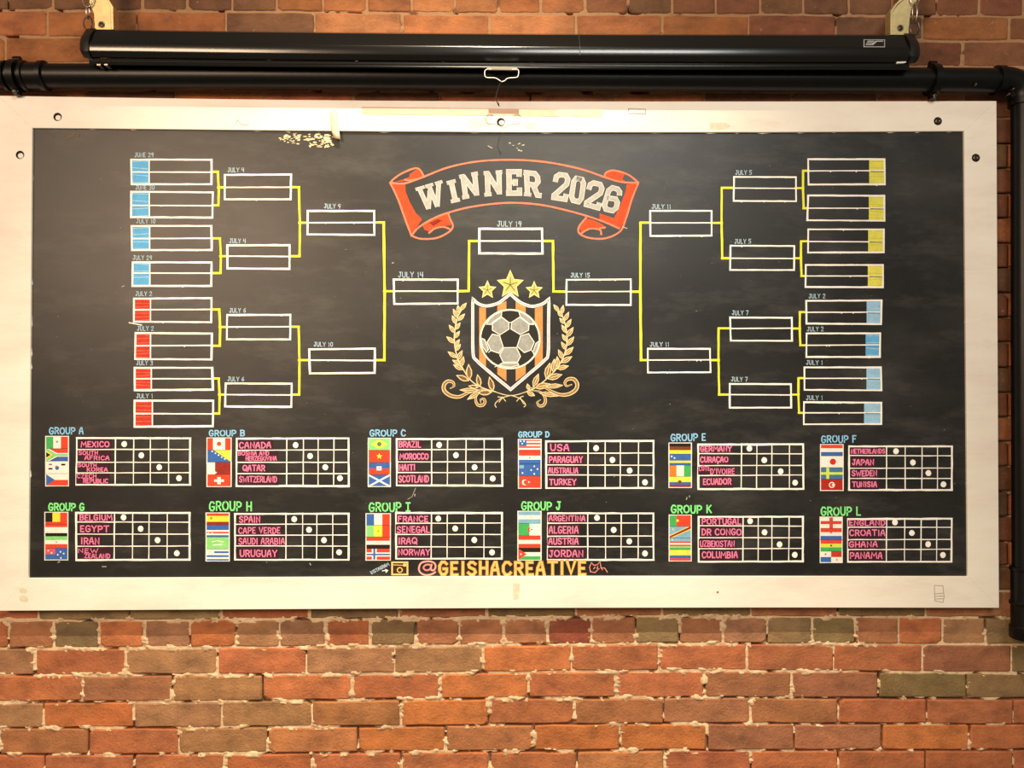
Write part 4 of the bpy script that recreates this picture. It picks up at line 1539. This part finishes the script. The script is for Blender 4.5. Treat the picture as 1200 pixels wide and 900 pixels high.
# marks and residue on the frame
for pts in ([(547, 139), (572, 138), (576, 150), (566, 148), (550, 151)], [(612, 144), (628, 143.5), (627.5, 151.5), (616, 151)], [(832, 144), (851, 144), (857, 148), (848, 152), (831, 151.5)]):
    Ink(depth=D_RAIL, layer=0).poly(pts, M_RESIDUE).build('residue_patch', rail_top)
Ink(depth=D_RAIL, layer=0).poly([(601, 683), (609, 684), (608, 702), (602, 703)], M_RESIDUE).build('residue_patch', rail_bot)
Ink(depth=D_RAIL, layer=0).disc(28, 702, 5.0, M_RESIDUE, 12, 4.2, .2).build('residue_patch', rail_bot)
Ink(depth=D_RAIL, layer=0).disc(27, 692.6, 4.4, M_RESIDUE, 12, 3.2, .2).build('residue_patch', rail_bot)
Ink(depth=D_RAIL, layer=1).stroke([(736.5, 127.5), (756.5, 128), (756.5, 133.5), (737, 133)], .8, M_PENCIL, .05, closed=True, step=20).build('pencil_mark', rail_top)
Ink(depth=D_RAIL, layer=1).stroke([(275, 147), (278, 141), (283, 146), (291, 146.5), (291, 141)], .6, M_PENCIL, .05, step=20).build('pencil_mark', rail_top)
pk = Ink(depth=D_RAIL, layer=1)
pk.stroke([(1095, 686), (1105, 686.5), (1106.5, 700), (1105, 706), (1095.5, 704)], .6, M_PENCIL, .05, closed=True, step=20)
for q in range(3):
    pk.stroke([(1095.5, 696 + 3 * q), (1106, 695 + 3.3 * q)], .6, M_PENCIL)
pk.build('pencil_mark', rail_bot)
Ink(depth=D_RAIL, layer=1).disc(841, 694, 1.3, chalk(180, 110, 100, .1)).build('pencil_mark', rail_bot)

# ------------------------------------------------------------------ tape on the frame
def tape(name, pts, mat, th, label, curl=None, d0=D_RAIL + .0004):
    m = MB()
    if curl:
        fr = [P(x, y, d0 + c) for (x, y), c in zip(pts, curl)]
    else:
        fr = [P(x, y, d0 + th) for x, y in pts]
    bk = [Vector((p.x, p.y + th, p.z)) for p in fr]
    o_ = fr[0].copy()
    m.prism(fr, bk)
    o = m.build(name, mat)
    for vtx in o.data.vertices:
        vtx.co -= o_
    o.location = o_
    tag(o, label, 'tape')
    return o


# hanging strip: a curled ribbon, built as a quad strip with thickness
strip = MB()
L_ = [(387.0, 131), (386.8, 138), (387.4, 146), (388.6, 154), (391.5, 161.5)]
R_ = [(394.6, 127), (395.2, 137), (396.4, 146), (397.6, 154), (399.0, 163.5)]
cv = [.0006, .0016, .0035, .0058, .0075]
fr, bk = [], []
for (lx, ly), (rx, ry), c in zip(L_, R_, cv):
    fr += [P(lx, ly, D_RAIL + c), P((lx + rx) / 2, (ly + ry) / 2, D_RAIL + c + .0012), P(rx, ry, D_RAIL + c)]
o0 = fr[0].copy()
bk = [p + Vector((0, .0003, 0)) for p in fr]
n = len(fr)
f = []
for i in range(4):
    for j in range(2):
        a = i * 3 + j
        f.append((a, a + 3, a + 4, a + 1))
        f.append((n + a, n + a + 1, n + a + 4, n + a + 3))
for i in range(4):
    a = i * 3
    f.append((a, n + a, n + a + 3, a + 3))
    a += 2
    f.append((a, a + 3, n + a + 3, n + a))
for a in (0, 1):
    f.append((a, a + 1, n + a + 1, n + a))
for a in (12, 13):
    f.append((a, n + a, n + a + 1, a + 1))
ts = strip.add([p - o0 for p in fr + bk], f).build('tape_strip', M_TAPE, smooth=True)
ts.location = o0
tag(ts, 'short cream strip of masking tape hanging loose from the top rail of the white frame', 'tape')
tape('tape_strip', [(423.5, 125), (600, 127.4), (655, 128.2), (655, 136.6), (600, 136), (424, 134)], M_TAPEPINK, .0003,
     'long flat pinkish tape strip on the top rail left of and above the middle screw')
tape('tape_strip', [(652, 129.5), (700, 128.8), (707.5, 130), (705, 137), (690, 136.8), (652, 135.4)], M_TAPE, .0006,
     'short cream tape piece lifting at its right end, right of the middle screw')

# ------------------------------------------------------------------ projection screen
CASE_TOP = [(93, 34.2), (150, 34.8), (300, 36.8), (450, 38.2), (600, 39.4), (800, 40.2), (1080, 40.4)]
c0 = P(585, 60, .11)
screen = empty('projection_screen', (c0.x, c0.y, c0.z), 'long black projector screen casing mounted above the white framed blackboard', 'projector screen')


def sweep(profile, xa, xb, n=16, shrink=None):
    """profile: (px below the casing top, depth) loop, swept along the casing"""
    m = MB()
    loops = []
    for i in range(n + 1):
        x = xa + (xb - xa) * i / n
        t = lerp_tab(CASE_TOP, x)
        xw = P(x, t + 20, .11).x
        lp_ = []
        for dy, d in profile:
            p = P(x, t + dy, d)
            lp_.append(Vector((xw, -d, p.z)))
        loops.append(lp_)
    k_ = len(profile)
    v_ = [p for l in loops for p in l]
    f_ = []
    for i in range(n):
        for j in range(k_):
            a, b = i * k_ + j, i * k_ + (j + 1) % k_
            f_.append((a, b, b + k_, a + k_))
    f_.append(tuple(range(k_ - 1, -1, -1)))
    f_.append(tuple(range(n * k_, n * k_ + k_)))
    return m.add(v_, f_)


PROF = [(0, 0.046), (0.2, 0.064), (1.2, 0.088), (14.8, 0.1117), (15.2, 0.1122), (16.0, 0.1125), (24.6, 0.1127), (26.2, 0.1115), (32.6, 0.1), (33.4, 0.09), (32, 0.064), (30, 0.044), (10, 0.04)]
cs_ = sweep(PROF, 105, 1066).build('casing', M_CASE, screen, angle=25)
# bottom bar of the rolled screen
BAR = [(33.8, 0.0985), (34.2, 0.0999), (35.4, 0.1005), (37.4, 0.1005), (38.4, 0.099), (39.8, 0.0995), (41.6, 0.098), (41.8, 0.078), (33.8, 0.078)]
sweep(BAR, 102, 1068).build('weight_bar', M_CASE, screen, angle=25)
# joint in the casing cover
sweep([(1, .0885), (14.6, .1119), (16, .1134), (24.6, .1134), (24.8, .110), (1.2, .084)], 679, 679.8, 1).build('casing_seam', M_CAP, screen)
# end caps
CAP = [(-1.6, 0.044), (-2.2, 0.066), (-1.0, 0.09), (8, 0.11), (15, 0.116), (25.4, 0.116), (30, 0.11), (34.4, 0.1), (35, 0.08), (32.5, 0.042), (10, 0.038)]
for xa, xb, sh in ((93, 105, 1), (1066, 1078.5, -1)):
    m = MB()
    loops = []
    xs_ = [xa, xa + (xb - xa) * .25, xa + (xb - xa) * .7, xb]
    sc = [.80, .95, 1.0, 1.0] if sh == 1 else [1.0, 1.0, .95, .80]
    for x, s in zip(xs_, sc):
        t = lerp_tab(CASE_TOP, x)
        lp = []
        for dy, d in CAP:
            d2 = .078 + (d - .078) * s
            p = P(x, t + 16.5 + (dy - 16.5) * s, d2)
            lp.append(Vector((P(x, t + 20, .11).x, -d2, p.z)))
        loops.append(lp)
    kk = len(CAP)
    v_ = [p for l in loops for p in l]
    f_ = []
    for i in range(3):
        for j in range(kk):
            a, b = i * kk + j, i * kk + (j + 1) % kk
            f_.append((a, b, b + kk, a + kk))
    f_.append(tuple(range(kk - 1, -1, -1)))
    f_.append(tuple(range(3 * kk, 4 * kk)))
    m.add(v_, f_).build('end_cap', M_CAP, screen, angle=35)
# badge on the sloping upper face
BLK = simple('badge_black', srgb(18, 18, 18), .4)
SIL = simple('badge_silver', srgb(196, 198, 196), .35, .3)


def on_face(x, y):
    t = lerp_tab(CASE_TOP, x)
    u = (y - t - 1.2) / (14.6 - 1.2)
    d = .088 + (.1115 - .088) * u
    return P(x, y, d + .0006)


bg = MB()


def badge(pts, lift, mb):
    fr_ = [on_face(x, y) + Vector((0, -lift, 0)) for x, y in pts]
    bk_ = [p + Vector((0, .0012 + lift, 0)) for p in fr_]
    mb.prism(fr_, bk_)


y_ = 46.2
b1 = MB()
badge([(1012, y_), (1037, y_ + .1), (1037, y_ + 9.2), (1012, y_ + 9)], .0002, b1)
b1_ = b1.build('badge', SIL, screen)
b2 = MB()
badge([(1013, y_ + .8), (1036, y_ + .9), (1036, y_ + 8.3), (1013, y_ + 8.1)], .0009, b2)
b2.build('badge_field', BLK, b1_)
b3 = MB()
for pts in ([(1016.4, 1.8), (1024.5, 1.8), (1023.8, 3.0), (1015.8, 3.0)], [(1015.4, 3.8), (1023.4, 3.8), (1022.6, 5.0), (1014.8, 5.0)], [(1014.4, 5.8), (1021, 5.8), (1023.8, 3.6), (1026, 1.8), (1034.6, 1.8), (1034, 3.0), (1027.4, 3.0), (1025, 5.0), (1022.6, 7.1), (1014, 7.1)]):
    badge([(x, y_ + dy) for x, dy in pts], .0016, b3)
b3.build('badge_emblem', SIL, b1_, )['label'] = 'silver slanted two letter emblem reading ES'
m = MB()
fr_ = [P(x, y, .1145) for x, y in ((1051, 72.3), (1061, 72.0), (1062.4, 72.8), (1060, 73.6), (1051.2, 74.2))]
m.prism(fr_, [p + Vector((0, .004, 0)) for p in fr_]).build('casing_mark', M_WIRE, screen)
# fittings at the left end of the bar
m = MB()
for x in (113.5, 122):
    m.px_prism([(x, 74.9), (x + 4.2, 75), (x + 4, 76.6), (x, 76.5)], .080, .1022)
m.build('bar_rivet', M_STEEL, screen)
# pull handle
m = MB()
m.px_prism([(570.6, 78.2), (606, 78.6), (606, 82.0), (571, 81.4)], .098, .1035)
ph = m.build('pull_tab', simple('grey_tab', srgb(120, 112, 98), .5), screen)
m = MB()
lp = [(576, 81.4), (571.5, 81), (568.6, 82.6), (568, 86), (568.6, 89.6), (571.5, 91), (579, 91.2), (583, 92.6), (587, 95.4)]
m.tube([P(x, y, .106) for x, y in smooth(lp, 4)], .0011, 8)
lp = [(600, 81.4), (605.5, 81.2), (607.8, 83), (607.4, 88), (605.6, 90.6), (597, 91.4), (593.4, 92.6), (591.6, 94.6), (587.6, 95.8)]
m.tube([P(x, y, .106) for x, y in smooth(lp, 4)], .0011, 8)
m.build('pull_handle', M_WIRE, screen, smooth=True)
m = MB()
m.tube([P(x, y, .102) for x, y in smooth([(588, 95.6), (585, 100), (583.2, 106), (581.6, 112), (581, 117), (583.4, 121), (585, 124.6)], 4)], .0009, 8)
m.tube([P(582.8, 119.6, .102), P(584, 122, .102), P(585, 125, .102)], [.0009, .0022, .0006], 8)
m.build('pull_cord', M_CORD, screen, smooth=True)

# ------------------------------------------------------------------ hanging brackets and chains
def bracket(label, plate, flange, hx, hy, mirror):
    c = P(hx, 30, .08)
    b = empty('wall_bracket', (c.x, 0, c.z), label, 'bracket')
    m = MB()
    m.px_prism(plate, .0790, .0825)
    m.build('plate', M_ZINC, b)
    m = MB()
    m.px_prism(flange, .058, .0845)
    m.build('flange', M_ZINC, b)
    m = MB()
    m.px_prism([(hx - 14, -52), (hx + 8, -52), (hx + 8, -44), (hx - 14, -44)], .0, .0825)
    m.build('arm', M_ZINC, b)
    m = MB()
    p = P(hx, hy, .0825)
    m.ring(p + Vector((0, -.0004, 0)), .0056, .0009)
    m.ring(p + Vector((0, -.0004, 0)), .0078, .0005)
    m.tube([p + Vector((0, .001, 0)), p + Vector((0, -.0022, 0)), p + Vector((0, -.0026, 0))], [.0050, .0046, .0030], 16)
    s = m.build('screw', M_DARKSTEEL, b, smooth=True)
    m = MB()
    m.tube([p + Vector((0, -.002, 0)), p + Vector((0, -.0029, 0))], .0022, 10)
    m.build('drive_recess', M_HOLE, s)
    return b


bracket('yellow zinc bracket above the left end of the black screen casing', [(101, -52), (120, -52), (124, -4), (129.5, 9), (130, 34.4), (111, 34.4), (110.2, 16), (105, 3)],
        [(120, -52), (123, -52), (126.5, -2), (132.4, 8), (133, 34.4), (130.4, 34.4), (129.8, 9), (124.5, -3)], 119, 29, 1)
bracket('yellow zinc bracket above the right end of the black screen casing', [(1069, -52), (1078, -52), (1074, 2), (1068, 10), (1066, 20), (1064.5, 40.6), (1046, 40.6), (1045, 16), (1052, 6), (1064, -4)],
        [(1066, -52), (1069, -52), (1063, -4), (1051.5, 5), (1046, 14), (1046, 40.6), (1043.4, 40.6), (1043.6, 13), (1049, 5), (1060, -6)], 1055, 33, -1)


def chain(label, x, ys_, depth, grp=None):
    p0 = P(x, ys_[0], depth)
    c = empty('hanging_chain', tuple(p0), label, 'chain')
    for i, (ya, yb, face) in enumerate(ys_ and [t for t in CH]):
        pa, pb = P(x, ya, depth), P(x, yb, depth)
        mid = (pa + pb) / 2
        hh = abs(pa.z - pb.z) / 2
        m = MB()
        m.ring(mid, hh, .0016, 'y' if face else 'x', sx=.45 if not face else .62, n=24, m=8)
        m.build('link', M_STEEL if i < 2 else M_DARKSTEEL, c, smooth=True)
    return c


CH = [(-12, 8, True), (5, 22, False), (19, 35, True)]
chain('short steel chain beside the left zinc bracket', 103, [0], .088)
CH = [(-12, 6, True), (3, 27, False), (24, 41, True)]
chain('short steel chain beside the right zinc bracket', 1072, [0], .088)

# ------------------------------------------------------------------ black pipe
RP = 0.0285
DPIPE = .047


def pp(x, y):
    p = P(x, y, DPIPE)
    return p


p0 = pp(600, 90)
pipe = empty('black_pipe', (p0.x, p0.y, p0.z), 'black iron pipe running above the board and turning down its right side', 'pipe')
path = [(-60, 88.4), (0, 88.8), (300, 89.6), (600, 91.6), (900, 93), (1093, 93.8)]
MB().tube([pp(x, y) for x, y in path], RP, 28).build('pipe_run', M_PIPE, pipe, angle=40)
MB().tube([pp(1090, 93.8), pp(1176, 94.4)], RP * 1.02, 28).build('pipe_run', M_PIPE, pipe, angle=40)
CX = 1199.5
ex = [(1170, 94.4), (1180, 94.8), (1189, 98), (1195.6, 104), (1199, 112.5), (CX, 122)]
m = MB().tube([pp(x, y) for x, y in smooth(ex, 4)], RP * 1.14, 28)
m.tube([pp(1166, 94.4), pp(1174, 94.4)], RP * 1.24, 28)
m.tube([pp(CX, 116), pp(CX, 124)], RP * 1.2, 28)
m.build('elbow', M_PIPE, pipe, angle=40)
MB().tube([pp(CX, 118), pp(1200, 400), pp(1201.4, 740)], RP * .98, 28).build('standpipe', M_PIPE, pipe, angle=40)
m = MB()
m.tube([pp(1201.3, 664), pp(1201.3, 748)], RP * 1.09, 28)
for ya, yb in ((664, 669), (704, 709), (732.5, 748)):
    m.tube([pp(1201.3, ya), pp(1201.3, ya + 1), pp(1201.3, yb - 1), pp(1201.3, yb)], [RP * 1.12, RP * 1.2, RP * 1.2, RP * 1.14], 28)
m.build('sleeve_coupling', M_PIPE, pipe, angle=40)
m = MB()
m.tube([pp(29, 89), pp(55, 89)], RP * 1.10, 28)
for ya, yb in ((28, 33), (48, 55.5)):
    m.tube([pp(ya, 89), pp(ya + 1, 89), pp(yb - 1, 89), pp(yb, 89)], [RP * 1.12, RP * 1.24, RP * 1.24, RP * 1.14], 28)
m.tube([pp(6, 88.8), pp(7, 88.8), pp(10.4, 88.8), pp(11.4, 88.8)], [RP, RP * 1.22, RP * 1.22, RP], 28)
m.build('coupling', M_PIPE, pipe, angle=40)


def clamp(x, y):
    m = MB()
    m.tube([pp(x - 4.5, y), pp(x - 4, y), pp(x + 4, y), pp(x + 4.5, y)], [RP * 1.1, RP * 1.34, RP * 1.34, RP * 1.1], 28)
    c = pp(x, y)
    for sgn in (1, -1):
        zc = c.z + sgn * RP * 1.36
        m.tube([Vector((c.x - .008, c.y, zc)), Vector((c.x + .008, c.y, zc))], .0085, 12)
    m.tube([Vector((c.x, c.y, c.z)), Vector((c.x, -.005, c.z))], .008, 12)
    o = m.build('pipe_clamp', M_PIPE, pipe, angle=40)
    b_ = MB()
    z = c.z - RP * 1.46
    b_.tube([Vector((c.x, c.y - .006, z)), Vector((c.x, c.y - .0125, z)), Vector((c.x, c.y - .0135, z))], [.0056, .0056, .0035], 6)
    b_.build('clamp_bolt', M_DARKSTEEL, o)


clamp(20, 89)
clamp(1093, 94)
# small fittings on the pipe right of the screen
m = MB()
for x, y in ((1144, 98.4), (1188, 104), (1183, 110)):
    p = P(x, y, DPIPE + RP * 1.0)
    m.tube([p + Vector((0, .01, 0)), p, p + Vector((0, -.002, 0))], [.0032, .0032, .002], 10)
m.build('set_screw', M_DARKSTEEL, pipe, smooth=True)
